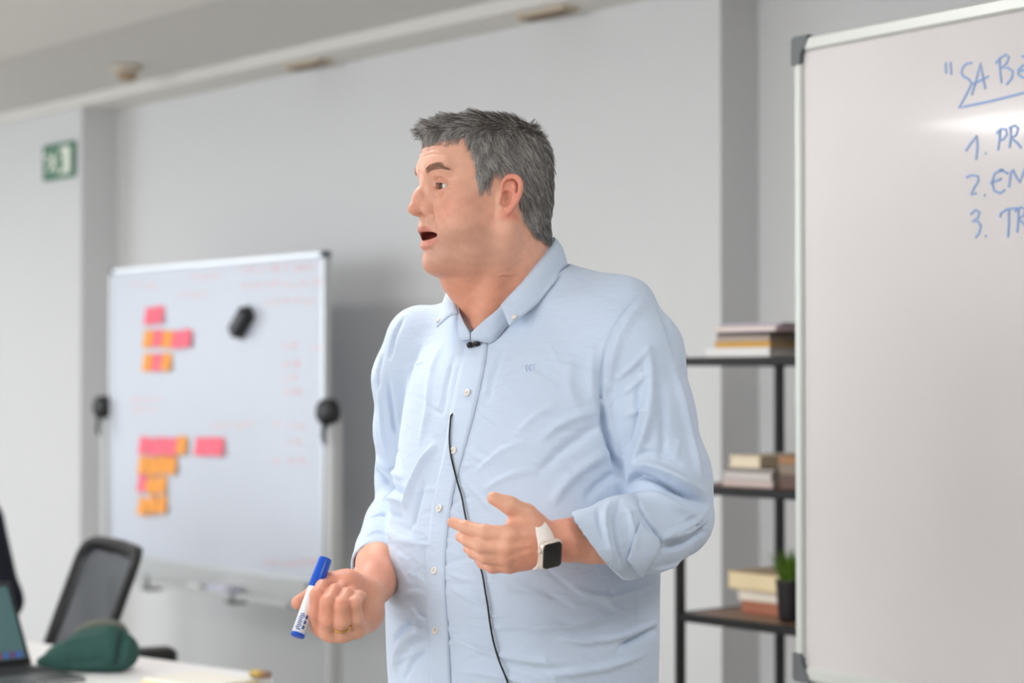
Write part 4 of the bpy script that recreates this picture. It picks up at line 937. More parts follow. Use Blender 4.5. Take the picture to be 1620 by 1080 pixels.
class Cloth:
    def __init__(s, V, Q): s.V = V; s.Q = Q; s.refresh()
    def refresh(s): s.N = vnormals(s.V, s.Q); s.bvh = BVHTree.FromPolygons(s.V.tolist(), s.Q.tolist())
    def hit(s, px, py):
        d = ray(px, py).normalized(); h = s.bvh.ray_cast(Vector((0, 0, CAMZ)), d); return (h[0], h[1]) if h[0] is not None else (None, None)
    def curve(s, pts, n=6):
        P = []
        for p in spline(pts, n):
            h, nn = s.hit(p[0], p[1])
            if h is not None: P.append(np.array(h))
        if len(P) < 2: return None
        P = np.array(P)
        for _ in range(3): P[1:-1] = .25 * P[:-2] + .5 * P[1:-1] + .25 * P[2:]
        return P
    def fold(s, pts, amp, w, kind='ridge', w2=None, taper=True, n=6):
        """displace along the normal near a curve drawn on the cloth"""
        P = s.curve(pts, n)
        if P is None: return
        m = 3.2 * max(w, w2 or 0); lo = P.min(0) - m; hi = P.max(0) + m; sel = np.where(((s.V > lo) & (s.V < hi)).all(1))[0]
        v = s.V[sel]; best = np.full(len(v), 9.); sd = np.zeros(len(v)); tt = np.zeros(len(v)); L = len(P) - 1
        for i in range(L):
            a, b = P[i], P[i + 1]; e = b - a; l2 = e @ e
            if l2 < 1e-12: continue
            t = np.clip(((v - a) @ e) / l2, 0, 1); r = v - a - t[:, None] * e; d = np.linalg.norm(r, axis=1); u = d < best
            best[u] = d[u]; sd[u] = np.sign(np.einsum('ij,ij->i', np.cross(e, s.N[sel[u]]), r[u])); tt[u] = (i + t[u]) / L
        tp = np.clip(np.minimum(tt, 1 - tt) * 4, 0, 1) ** .7 if taper else 1.
        # points past the ends fade with distance
        if kind == 'ridge': f = np.exp(-(best / w) ** 2)
        elif kind == 'groove': f = -np.exp(-(best / w) ** 2)
        elif kind == 'step':          # sharp on one side, long on the other
            x = sd * best; f = np.where(x > 0, np.exp(-(x / w) ** 1.5), np.exp(-(x / (w2 or w * .18)) ** 2)) - .55 * np.exp(-((x + w * .35) / (w * .25)) ** 2)
        s.V[sel] += s.N[sel] * (amp * f * tp)[:, None]
        s.N = s.N
    def ribbon(s, left, right, off=.0012, th=.0012, na=5, n=8):
        """strip lying on the cloth between two pixel curves"""
        L = spline(left, n); Rr = spline(right, n); m = min(len(L), len(Rr)); rows = []
        for i in range(m):
            row = []
            for k in range(na):
                q = k / (na - 1); p = L[i] * (1 - q) + Rr[i] * q; h, nn = s.hit(p[0], p[1])
                if h is None: row = None; break
                row.append(np.array(h + nn * off))
            if row: rows.append(row)
        A = np.array(rows); 
        for _ in range(3): A[1:-1] = .25 * A[:-2] + .5 * A[1:-1] + .25 * A[2:]
        return A
def grid_mesh(name, A, m, parent, th=.0014, smooth=True):
    r, c = A.shape[:2]; V = A.reshape(-1, 3); Q = np.array([(i * c + j, i * c + j + 1, (i + 1) * c + j + 1, (i + 1) * c + j) for i in range(r - 1) for j in range(c - 1)])
    me = np_mesh(name, V, Q); o = link(name, me, m, parent)
    mo = o.modifiers.new('thick', 'SOLIDIFY'); mo.thickness = th; mo.offset = 0; return o
def cloth_mat():
    if 'shirt_cloth' in _M: return _M['shirt_cloth']
    m = bpy.data.materials.new('shirt_cloth'); m.use_nodes = True; nt = m.node_tree; N = nt.nodes; L = nt.links; b = N['Principled BSDF']
    b.inputs['Roughness'].default_value = .85; b.inputs['Specular IOR Level'].default_value = .15; b.inputs['Sheen Weight'].default_value = .25; b.inputs['Sheen Roughness'].default_value = .6
    tc = N.new('ShaderNodeTexCoord'); c = lin((196, 211, 231))
    nz = N.new('ShaderNodeTexNoise'); nz.inputs['Scale'].default_value = 900; nz.inputs['Detail'].default_value = 2; L.new(tc.outputs['Object'], nz.inputs['Vector'])
    n2 = N.new('ShaderNodeTexNoise'); n2.inputs['Scale'].default_value = 14; n2.inputs['Detail'].default_value = 5; L.new(tc.outputs['Object'], n2.inputs['Vector'])
    add = N.new('ShaderNodeMath'); add.operation = 'ADD'; L.new(nz.outputs[0], add.inputs[0]); L.new(n2.outputs[0], add.inputs[1])
    mr = N.new('ShaderNodeMapRange'); mr.inputs[1].default_value = .6; mr.inputs[2].default_value = 1.4; mr.inputs[3].default_value = .95; mr.inputs[4].default_value = 1.05; L.new(add.outputs[0], mr.inputs[0])
    sc = N.new('ShaderNodeVectorMath'); sc.operation = 'SCALE'; sc.inputs[0].default_value = c; L.new(mr.outputs[0], sc.inputs['Scale']); L.new(sc.outputs[0], b.inputs['Base Color'])
    # creases: stretched noise, plus weave
    mp = N.new('ShaderNodeMapping'); mp.inputs['Scale'].default_value = (1, 1, 2.6); mp.inputs['Rotation'].default_value = (.35, .2, 0); L.new(tc.outputs['Object'], mp.inputs[0])
    w1 = N.new('ShaderNodeTexNoise'); w1.inputs['Scale'].default_value = 26; w1.inputs['Detail'].default_value = 4; w1.inputs['Roughness'].default_value = .55; w1.inputs['Distortion'].default_value = .3; L.new(mp.outputs[0], w1.inputs['Vector'])
    ab = N.new('ShaderNodeMath'); ab.operation = 'SUBTRACT'; L.new(w1.outputs[0], ab.inputs[0]); ab.inputs[1].default_value = .5
    ab2 = N.new('ShaderNodeMath'); ab2.operation = 'ABSOLUTE'; L.new(ab.outputs[0], ab2.inputs[0])
    pw = N.new('ShaderNodeMath'); pw.operation = 'POWER'; L.new(ab2.outputs[0], pw.inputs[0]); pw.inputs[1].default_value = .7
    bp = N.new('ShaderNodeBump'); bp.inputs['Strength'].default_value = .30; bp.inputs['Distance'].default_value = .006; L.new(w1.outputs[0], bp.inputs['Height'])
    bp2 = N.new('ShaderNodeBump'); bp2.inputs['Strength'].default_value = .25; bp2.inputs['Distance'].default_value = .0004; L.new(nz.outputs[0], bp2.inputs['Height']); L.new(bp.outputs[0], bp2.inputs['Normal']); L.new(bp2.outputs[0], b.inputs['Normal'])
    _M['shirt_cloth'] = m; return m
def noise3(V, f, seed=0):
    r = np.random.RandomState(seed); o = np.zeros(len(V))
    for i in range(6): k = r.randn(3); k *= f * (.6 + .8 * r.rand()) / np.linalg.norm(k); o += np.sin(V @ k + r.rand() * 6.28)
    return o / 6
FOLDS = [
    # his left armhole, armpit and sleeve
    ([(1012, 470), (990, 490), (968, 525), (955, 562), (950, 605), (952, 642)], .0024, .0035, 'groove'),
    ([(1022, 474), (1000, 500), (980, 535), (968, 575), (962, 620)], .0035, .011, 'ridge'),
    ([(940, 545), (936, 590), (938, 635)], .0030, .010, 'ridge'),
    ([(952, 630), (958, 670), (970, 715), (984, 755)], .0110, .0075, 'groove'), ([(950, 600), (954, 650), (962, 690), (974, 728), (988, 762)], .0100, .0035, 'groove'),
    ([(990, 772), (1002, 753), (1030, 757), (1070, 776), (1122, 800)], .0130, .0060, 'groove'), ([(992, 768), (1004, 752), (1032, 760), (1072, 779), (1120, 801)], .0060, .0030, 'groove'),
    ([(998, 738), (1030, 736), (1075, 756), (1118, 782)], .0075, .010, 'ridge'),
    ([(1008, 780), (1045, 792), (1085, 812), (1118, 822)], .0070, .011, 'ridge'),
    ([(996, 738), (1014, 700), (1027, 650), (1030, 590), (1024, 545)], .0050, .010, 'ridge'),
    ([(984, 725), (1000, 685), (1010, 640), (1012, 600)], .0040, .009, 'groove'),
    ([(1046, 745), (1050, 700), (1048, 650), (1044, 600)], .0030, .009, 'groove'),
    ([(1060, 560), (1080, 635), (1098, 710), (1110, 760)], .0040, .009, 'ridge'),
    ([(975, 602), (1005, 575), (1030, 548)], .0026, .005, 'ridge'), ([(980, 628), (1008, 606), (1026, 588)], .0022, .005, 'ridge'), ([(985, 660), (1010, 650), (1040, 655)], .0020, .005, 'ridge'),
    ([(1040, 480), (1056, 520), (1068, 560)], .003, .007, 'groove'),
    ([(1005, 720), (1040, 715), (1080, 735)], .0028, .006, 'groove'),
    ([(1046, 868), (1080, 862), (1120, 838)], .0055, .006, 'groove'), ([(1050, 850), (1085, 842), (1118, 822)], .0040, .008, 'ridge'), ([(1030, 902), (1065, 893), (1095, 878)], .003, .006, 'ridge'),
    ([(1120, 806), (1085, 834), (1044, 852)], .0050, .006, 'ridge'), ([(1122, 828), (1085, 850), (1050, 862)], .0050, .006, 'groove'),
    # turned-up cuff
    ([(1004, 770), (1010, 800), (1030, 830), (1046, 858), (1036, 888), (1004, 916)], .0050, .0045, 'groove'),
    ([(982, 786), (972, 815), (975, 855), (985, 900)], .0040, .0045, 'groove'), ([(965, 790), (956, 820), (960, 855), (972, 890)], .0030, .006, 'ridge'),
    ([(945, 800), (948, 830), (958, 862)], .0022, .004, 'groove'), ([(992, 800), (1000, 835), (1000, 870)], .0035, .006, 'ridge'), ([(1010, 812), (1022, 845)], .0025, .004, 'groove'),
    # chest and belly
    ([(948, 652), (915, 658), (880, 676), (850, 700)], .0040, .010, 'ridge'), ([(952, 672), (920, 690), (880, 720), (845, 755)], .0040, .011, 'groove'),
    ([(965, 715), (930, 735), (895, 765), (870, 800)], .0040, .011, 'ridge'), ([(978, 745), (950, 765), (925, 790)], .0040, .009, 'groove'),
    ([(905, 560), (900, 610), (915, 650)], .0022, .012, 'ridge'), ([(885, 640), (850, 655), (815, 690)], .0020, .008, 'ridge'),
    ([(840, 740), (800, 755), (765, 775)], .0022, .007, 'ridge'), ([(830, 700), (790, 715), (755, 745)], .0020, .007, 'ridge'),
    ([(700, 540), (682, 590), (676, 650), (664, 705)], .0028, .012, 'ridge'), ([(668, 545), (648, 590), (640, 650)], .0026, .012, 'groove'),
    ([(720, 560), (706, 610), (700, 660)], .0022, .008, 'groove'), ([(800, 545), (780, 590), (772, 640)], .0026, .008, 'groove'),
    ([(690, 700), (668, 735), (650, 775), (640, 805)], .0065, .010, 'ridge'), ([(672, 760), (660, 800), (652, 840)], .0035, .008, 'groove'),
    ([(650, 820), (664, 870), (672, 900)], .0022, .006, 'ridge'), ([(645, 905), (662, 912), (676, 922)], .0020, .004, 'ridge'), ([(640, 940), (660, 936), (675, 942)], .0018, .004, 'ridge'),
    ([(650, 962), (665, 976), (679, 990)], .0038, .0035, 'ridge'), ([(622, 1060), (636, 1022), (656, 1004), (678, 1000)], .0070, .012, 'ridge'), ([(620, 1020), (636, 996), (655, 984)], .0060, .008, 'groove'),
    ([(640, 1075), (655, 1045), (678, 1030)], .0035, .006, 'groove'),
    ([(708, 905), (735, 916), (760, 920)], .0018, .004, 'ridge'), ([(708, 925), (740, 945), (780, 962)], .0026, .005, 'ridge'), ([(712, 965), (760, 975), (810, 970)], .0020, .005, 'ridge'),
    ([(716, 1008), (770, 1030), (840, 1045), (900, 1048)], .0032, .007, 'ridge'), ([(770, 985), (850, 992), (930, 985), (1000, 962)], .0030, .008, 'ridge'), ([(790, 935), (860, 945), (940, 940)], .0022, .008, 'ridge'),
    ([(900, 930), (960, 945), (1035, 925)], .0030, .007, 'ridge'), ([(880, 1012), (960, 1012), (1040, 985)], .0036, .007, 'ridge'), ([(1055, 992), (1025, 1000), (975, 1028)], .0065, .007, 'groove'), ([(860, 1068), (950, 1058), (1030, 1030)], .0034, .008, 'ridge'),
    ([(1000, 925), (1006, 960), (1004, 1000)], .0010, .003, 'groove'), ([(725, 1060), (790, 1068), (850, 1085)], .0030, .006, 'ridge'),
    # his right sleeve
    ([(612, 585), (618, 640), (628, 700), (640, 770)], .0040, .006, 'groove'), ([(600, 610), (603, 660), (610, 720)], .0030, .008, 'ridge'),
    ([(594, 742), (612, 764), (642, 782)], .0075, .0065, 'groove'), ([(592, 722), (614, 742), (640, 756)], .0045, .008, 'ridge'), ([(604, 792), (620, 788), (640, 794)], .0055, .007, 'ridge'),
    ([(585, 818), (610, 812), (638, 818)], .0050, .0045, 'groove'), ([(575, 850), (600, 840), (632, 846)], .0022, .006, 'ridge'), ([(568, 870), (590, 856), (628, 864)], .0016, .003, 'groove'),
    ([(640, 500), (625, 530), (616, 570)], .0030, .006, 'groove'), ([(606, 560), (598, 590), (600, 620)], .003, .006, 'groove'),
]
def small_folds():
    R = random.Random(21); out = []
    for _ in range(150):
        x, y = R.choice(((R.uniform(640, 1040), R.uniform(860, 1075)), (R.uniform(650, 940), R.uniform(560, 860)), (R.uniform(960, 1110), R.uniform(520, 880)), (R.uniform(625, 700), R.uniform(830, 1070))))
        a = R.gauss(.25, .45) if x < 950 or y > 880 else R.gauss(-.9, .6); L = R.uniform(14, 46); dx, dy = L * math.cos(a), L * math.sin(a); b = R.uniform(-5, 5)
        out.append(([(x - dx, y - dy), (x, y + b), (x + dx, y + dy)], R.uniform(.0005, .0013), R.uniform(.0028, .0050), R.choice(('ridge', 'ridge', 'groove'))))
    return out
def build_shirt(parent, h=.0028):
    S = shirt_field(h); V, Q = S.mesh(); V = smooth_v(V, Q, 4, .6); cl = Cloth(V, Q)
    cl.V += cl.N * (noise3(V, 26, 1) * .0022 + noise3(V, 60, 2) * .0010)[:, None]; cl.refresh()
    for i, f in enumerate(FOLDS + small_folds()):
        cl.fold(f[0], f[1] * (1.55 if i < len(FOLDS) else 1.5), f[2] * (.64 if i < len(FOLDS) else .75), *f[3:])
        if i % 12 == 11: cl.refresh()
    cl.refresh()
    cm = cloth_mat(); me = np_mesh('shirt', cl.V, cl.Q); sh = link('shirt', me, cm, parent); sh['label'] = 'light blue button-down shirt with rolled sleeves'
    # placket
    lf = [(747, 531), (733, 560), (715, 640), (703, 713), (686, 790), (676, 870), (675, 940), (678, 1000), (680, 1079), (681, 1100)]
    rt = [(772, 518), (769, 570), (752, 650), (735, 713), (716, 790), (706, 870), (705, 940), (710, 1000), (714, 1079), (715, 1100)]
    G = cl.ribbon(lf, rt, .0010, n=10, na=6); grid_mesh('placket', G, cm, sh, .0012)
    # sewn seams
    def seam(pts, off=.0000, r=.00040, n=8):
        P = []
        for q in spline(pts, n):
            h_, n_ = cl.hit(q[0], q[1])
            if h_ is not None: P.append(np.array(h_ + n_ * off))
        P = np.array(P)
        for _ in range(4): P[1:-1] = .25 * P[:-2] + .5 * P[1:-1] + .25 * P[2:]
        MB().tube([Vector(p) for p in P], r, 5).build('seam', mat('seam_thread', (200, 214, 236), .8), sh, True)
    seam([(1008, 470), (988, 490), (966, 525), (953, 562), (948, 600), (950, 640)]); seam([(1014, 474), (994, 494), (972, 528), (959, 564), (954, 600)])
    seam([(892, 432), (930, 444), (970, 458), (1006, 472)])
    for cv, dx in ((lf, 4), (rt, -4)): seam([(x + dx, y) for x, y in cv[1:]], .0014, .00035)
    # buttons
    bm_ = mat('button_pearl', (226, 222, 214), .25, coat=.4); hm = mat('button_hole', (120, 116, 112), .6)
    for px, py in ((741, 622), (719, 713), (697, 805), (689, 903), (691, 997)):
        p, n = cl.hit(px, py); n = Vector(n); p = p + n * .0028
        b = MB().lathe([(.0001, .0012), (.0030, .0010), (.0042, .0016), (.0052, .0014), (.0056, .0004), (.0054, -.0008), (.0001, -.0010)], p, n, 20).build('button', bm_, sh, True)
        u = n.orthogonal().normalized(); w = n.cross(u); hb = MB()
        for k in range(4): a = PI / 4 + k * PI / 2; hb.lathe([(.0001, .0015), (.0006, .0013), (.0006, .0008)], p + (u * math.cos(a) + w * math.sin(a)) * .0016, n, 8)
        hb.build('button_hole', hm, b)
    return sh, cl
def collar(sh, cl):
    cm = cloth_mat(); C0 = np.array(at(802, 470, 2.845)); C0[2] = 0
    rf, rl, rb = .083, .070, .062
    zf = pchip([0, 8, 20, 32, 45, 60, 90, 125, 180], [1.484, 1.492, 1.504, 1.516, 1.535, 1.556, 1.597, 1.621, 1.628])
    def ring(th, dr=0, dz=0):
        a = math.radians(th); c, s_ = math.cos(a), math.sin(a); r = (rf if c > 0 else rb)
        return C0 + BF * (r + dr) * c + BL * (rl - (.006 if th < 0 else 0) + dr) * s_ + np.array([0, 0, float(zf(abs(th))) + dz + (.010 * math.sin(math.radians(min(-th, 180))) if th < 0 else 0)])
    # stand: band hugging the neck, open at the throat
    G = np.array([[ring(t, -.002 + .006 * q, -.034 * q) for q in (0, .33, .66, 1)] for t in np.linspace(4, 356 - 360 + 356, 2)]) if False else None
    ths = [t for t in np.linspace(1, 359, 90)]
    G = []
    for t in ths:
        tt = t if t <= 180 else t - 360
        G.append([ring(tt, -.0015 - .001 * q, -.040 * q * (.22 + .78 * min(abs(tt) / 26, 1))) for q in (0, .33, .66, 1)])
    grid_mesh('collar_stand', np.array(G), cm, sh, .002)
    # leaf: folded down over the stand, ending in two buttoned points
    for sd, t1, sh1 in ((1, 37, 7), (-1, 25, 15)):
        rows = []
        for i in range(34):
            q = i / 33; th = t1 + (180 - t1) * q ** 1.1
            wid = .040 + .008 * q; slope = .020 - .010 * q; shift = sh1 * (1 - q) ** 4
            row = []
            for k in range(9):
                u = k / 8; bulge = .0065 * math.sin(min(u * 2.2, 1) * PI / 2)
                row.append(ring(sd * (th + shift * u), .0012 + bulge + slope * u, -wid * (u ** 1.15)))
            rows.append(row)
        A = np.array(rows)
        # keep it above the cloth
        for i in range(A.shape[0]):
            for k in range(2, A.shape[1]):
                p = Vector(A[i, k]); co, n, _, _ = cl.bvh.find_nearest(p)
                if co is not None and (p - co).dot(n) < .0035: A[i, k] = np.array(p + n * (.0035 - (p - co).dot(n)))
        for _ in range(2): A[1:-1, 1:] = .25 * A[:-2, 1:] + .5 * A[1:-1, 1:] + .25 * A[2:, 1:]
        grid_mesh('collar_leaf', A, cm, sh, .0022)
        tip = A[2, 7]; p = Vector(tip); co, n, _, _ = cl.bvh.find_nearest(p)
        MB().lathe([(.0001, .001), (.003, .0012), (.0042, .0008), (.0042, -.0006), (.0001, -.001)], p + n * .0022, n, 16).build('button', mat('button_pearl'), sh, True)
def hand_left():
    """his left hand: back of the hand to the lens, thumb up, fingers reaching left"""
    W = A3(872, 861, 2.545); S = SDF(A3(690, 920, 2.66) - np.array([.01, .17, .02]), A3(1035, 775, 2.66) + np.array([.01, .05, .04]), .0012)
    # forearm
    S.chain([A3(1040, 842, 2.66), A3(985, 850, 2.615), A3(935, 852, 2.575)], [.042, .038, .0305], .01); 
    S.chain([A3(935, 852, 2.577), A3(900, 854, 2.560), A3(845, 855, 2.543)], [.0300, .0262, .0240], .01)
    S.chain([A3(848, 850, 2.545), A3(834, 848, 2.538)], [.020, .0200], .008)
    S.chain([A3(848, 861, 2.548), A3(830, 868, 2.543)], [.0190, .0180], .008)
    # metacarpals
    K = dict(i=A3(808, 846, 2.518), m=A3(802, 865, 2.520), r=A3(802, 881, 2.528), p=A3(806, 893, 2.540))
    S.chain([A3(840, 846, 2.535), K['i']], [.0180, .0128], .012); S.chain([A3(840, 858, 2.535), K['m']], [.0185, .0125], .012)
    S.chain([A3(840, 869, 2.538), K['r']], [.018, .0120], .012); S.chain([A3(836, 879, 2.545), K['p']], [.0165, .0115], .012)
    S.ell(A3(832, 868, 2.552), (.026, .016, .020), .014)      # palm mass behind
    # fingers
    k = .004
    S.chain([K['i'], A3(768, 842, 2.521), A3(737, 834, 2.534), A3(716, 826, 2.545)], [.0118, .0098, .0085, .0070], k)
    S.chain([K['m'], A3(762, 862, 2.524), A3(741, 854, 2.545), A3(729, 849, 2.562)], [.0118, .0100, .0086, .0072], k)
    S.chain([K['r'], A3(768, 880, 2.530), A3(750, 873, 2.552), A3(741, 867, 2.570)], [.0112, .0095, .0082, .0070], k)
    S.chain([K['p'], A3(779, 896, 2.542), A3(764, 890, 2.560), A3(757, 884, 2.574)], [.0102, .0084, .0074, .0062], k)
    # thumb and its ball
    S.chain([A3(848, 850, 2.548), A3(841, 832, 2.545), A3(832, 812, 2.540)], [.0195, .0172, .0132], .012)
    S.chain([A3(832, 814, 2.540), A3(806, 799, 2.532), A3(781, 788, 2.530)], [.0135, .0115, .0086], .004)
    S.ell(A3(836, 846, 2.548), (.018, .015, .018), .014)
    # web between thumb and index
    S.cap(A3(830, 824, 2.542), A3(812, 840, 2.530), .0105, .0090, .012); S.cap(A3(818, 818, 2.545), A3(806, 838, 2.540), .007, .007, .012)
    # knuckles and tendons
    for q in 'imrp': S.ell(K[q] + np.array([.0, -.007, .001]), (.007, .005, .006), .006)
    for a, b in ((A3(836, 848, 2.518), K['i']), (A3(838, 860, 2.516), K['m']), (A3(834, 872, 2.52), K['r'])): S.cap(a + np.array([0, -.002, 0]), b + np.array([0, -.0085, 0]), .003, .003, .006)
    # nails grooves on thumb
    V, Q = S.mesh(); return smooth_v(V, Q, 1), Q
def hand_right():
    """his right hand: palm up, fingers curled, holding a marker between thumb and index"""
    S = SDF(A3(450, 1030, 2.66) - np.array([.0, .10, .02]), A3(650, 790, 2.75) + np.array([.02, .30, .03]), .0012)
    S.chain([A3(632, 812, 2.96), A3(616, 855, 2.90), A3(603, 890, 2.83)], [.034, .034, .0315], .01)
    S.chain([A3(603, 887, 2.835), A3(590, 920, 2.76), A3(573, 943, 2.70)], [.0315, .0268, .0240], .02)
    S.chain([A3(598, 922, 2.76), A3(582, 950, 2.70)], [.020, .020], .012)
    # palm slab, running from the wrist towards the knuckles at the lower front
    M = dict(i=A3(506, 990, 2.640), m=A3(522, 1000, 2.632), r=A3(543, 1001, 2.632), p=A3(566, 994, 2.640))
    for q, w in (('i', A3(556, 950, 2.69)), ('m', A3(566, 956, 2.69)), ('r', A3(574, 962, 2.69)), ('p', A3(580, 966, 2.69))): S.cap(w, M[q], .019, .0125, .014)
    # proximal phalanges rise to the middle joints, then fold back to the palm
    k = .0035
    P = dict(i=A3(502, 941, 2.618), m=A3(519, 953, 2.606), r=A3(540, 957, 2.606), p=A3(561, 955, 2.614))
    S.chain([M['i'], A3(501, 967, 2.622), P['i']], [.0125, .0112, .0100], k); S.chain([M['m'], A3(519, 980, 2.612), P['m']], [.0125, .0112, .0102], k)
    S.chain([M['r'], A3(540, 982, 2.612), P['r']], [.0120, .0108, .0098], k); S.chain([M['p'], A3(563, 978, 2.622), P['p']], [.0112, .0098, .0088], k)
    S.chain([P['i'], A3(510, 927, 2.640), A3(524, 924, 2.656)], [.0098, .0088, .0076], k); S.chain([P['m'], A3(530, 934, 2.628), A3(541, 931, 2.648)], [.0100, .0090, .0078], k)
    S.chain([P['r'], A3(549, 940, 2.628), A3(557, 938, 2.648)], [.0096, .0086, .0076], k); S.chain([P['p'], A3(567, 943, 2.634), A3(573, 943, 2.65)], [.0086, .0078, .0068], k)
    # ball of the thumb, thumb passing behind the marker
    S.chain([A3(575, 936, 2.69), A3(548, 926, 2.672), A3(524, 922, 2.668)], [.021, .0195, .0150], .014)
    S.chain([A3(524, 924, 2.672), A3(500, 937, 2.672), A3(472, 953, 2.662)], [.0140, .0115, .0094], .005)
    S.ell(A3(583, 975, 2.68), (.018, .025, .020), .014)
    V, Q = S.mesh(); return smooth_v(V, Q, 1), Q
def hand_colors(V, knuck=None):
    base = np.array(lin((228, 172, 145))); n = noise3(V, 90, 5)[:, None]; n2 = noise3(V, 40, 7)[:, None]; pink = np.array(lin((218, 140, 116))); w = np.clip(.3 + .9 * n2, 0, .6)
    return np.clip((base * (1 - w) + pink * w) * (1 + .05 * n), 0, 1)
def core_body():
    """the hidden rest of the figure: trunk, arms inside the sleeves, legs inside the trousers"""
    S = SDF((-.35, 2.50, .03), (.40, 3.15, 1.62), .009)
    sl, X, Y, Z = S.region(S.lo, S.lo + (S.n + 1) * S.h); d = torso_d(X, Y, Z, .022); S.D = np.maximum(np.maximum(d, .86 - Z), Z - 1.50).astype(np.float32)
    S.chain([bw(0, -.005, 1.44), bw(.0, .0, 1.50)], [.06, .05], .03)
    for pts, r in ((LARM, .040), (RARM, .036)): S.chain(pts, [r] * len(pts), .02)
    S.chain(LFOR[:3], [.038, .036, .034], .01); S.chain(RFOR[:2], [.034, .034], .01)
    for s in (1, -1): S.chain([bw(.075 * s, 0, .90), bw(.105 * s, .01, .52), bw(.11 * s, -.01, .12), bw(.112 * s, .06, .06)], [.060, .048, .036, .030], .02)
    V, Q = S.mesh(); return V, Q
def skin_mat():
    m = mat('skin', (214, 160, 134), .48, attr='Col', sss=.12, bump=.12, bscale=900, spec=.4, noise=.035, nscale=160)
    return m
def build_person(hres=.0011, sres=.0028, parts='all'):
    pr = thing('person', 'grey-haired man in a light blue shirt, talking and gesturing with both hands', 'person', (0, 0, 0))
    Vh, Qh = head_field(hres).mesh(); Vh = face_lines(smooth_v(Vh, Qh, 1, .4), Qh)
    meshes = [(h2w(Vh), Qh, head_colors(Vh))]
    for f in (hand_left, hand_right): V, Q = f(); meshes.append((V, Q, hand_colors(V)))
    V, Q = core_body(); meshes.append((V, Q, hand_colors(V)))
    off = 0; VV = []; QQ = []; CC = []
    for V, Q, c in meshes: VV.append(V); QQ.append(Q + off); CC.append(c); off += len(V)
    me = np_mesh('body', np.concatenate(VV), np.concatenate(QQ)); set_cols(me, np.concatenate(CC)); bo = link('body', me, skin_mat(), pr)
    build_eyes(pr); build_hair(pr, Vh, Qh)
    sh, cl = build_shirt(pr, sres); collar(sh, cl)
    return pr, cl, meshes
def trousers(pr):
    S = SDF(np.array([-.30, 2.55, .05]), np.array([.36, 3.15, .96]), .009)
    S.D[:] = 1; sl, X, Y, Z = S.region(S.lo, S.lo + (S.n + 1) * S.h); d = torso_d(X, Y, Z, .016); S.D = np.maximum(np.maximum(d, .84 - Z), Z - .94).astype(np.float32)
    for s in (1, -1):
        S.chain([bw(.075 * s, .01, .90), bw(.092 * s, .01, .75), bw(.106 * s, .012, .50), bw(.112 * s, -.01, .13)], [.084, .086, .069, .056], .03)
        o = bw(.112 * s, -.01, .075); S.cap(o, o - np.array([0, 0, .1]), .07, .07, 0, 'sub')
    V, Q = S.mesh(); link('trousers', np_mesh('trousers', smooth_v(V, Q, 2), Q), mat('navy_trousers', (38, 44, 62), .85, bump=.2, bscale=300), pr)
    for s in (1, -1):
        S = SDF(bw(.112 * s, .04, .0) - np.array([.2, .2, .02]), bw(.112 * s, .04, .16) + np.array([.2, .2, 0]), .006)
        S.chain([bw(.112 * s, -.05, .048), bw(.115 * s, .06, .046), bw(.12 * s, .165, .036)], [.042, .045, .036], .02); S.cap(bw(.112 * s, -.02, .06), bw(.112 * s, -.015, .13), .042, .045, .02)
        sl, X, Y, Z = S.region(S.lo, S.lo + (S.n + 1) * S.h); S.D = np.maximum(S.D, (.012 - Z) * np.ones_like(S.D)); V, Q = S.mesh()
        so = link('shoe', np_mesh('shoe', smooth_v(V, Q, 1), Q), mat('shoe_leather', (60, 42, 32), .4), pr)
        out = []
        for k in range(28):
            a = 2 * PI * k / 28; y = .058 + .148 * math.sin(a); x = (.046 if y > .06 else .041) * math.cos(a); p = bw(.114 * s + x + .002 * s * (y > .1), y, 0); out.append((p[0], p[1]))
        MB().prism(out, (1, 0, 0), (0, 1, 0), (0, 0, .016)).build('sole', mat('rubber_sole', (30, 28, 28), .7), so)
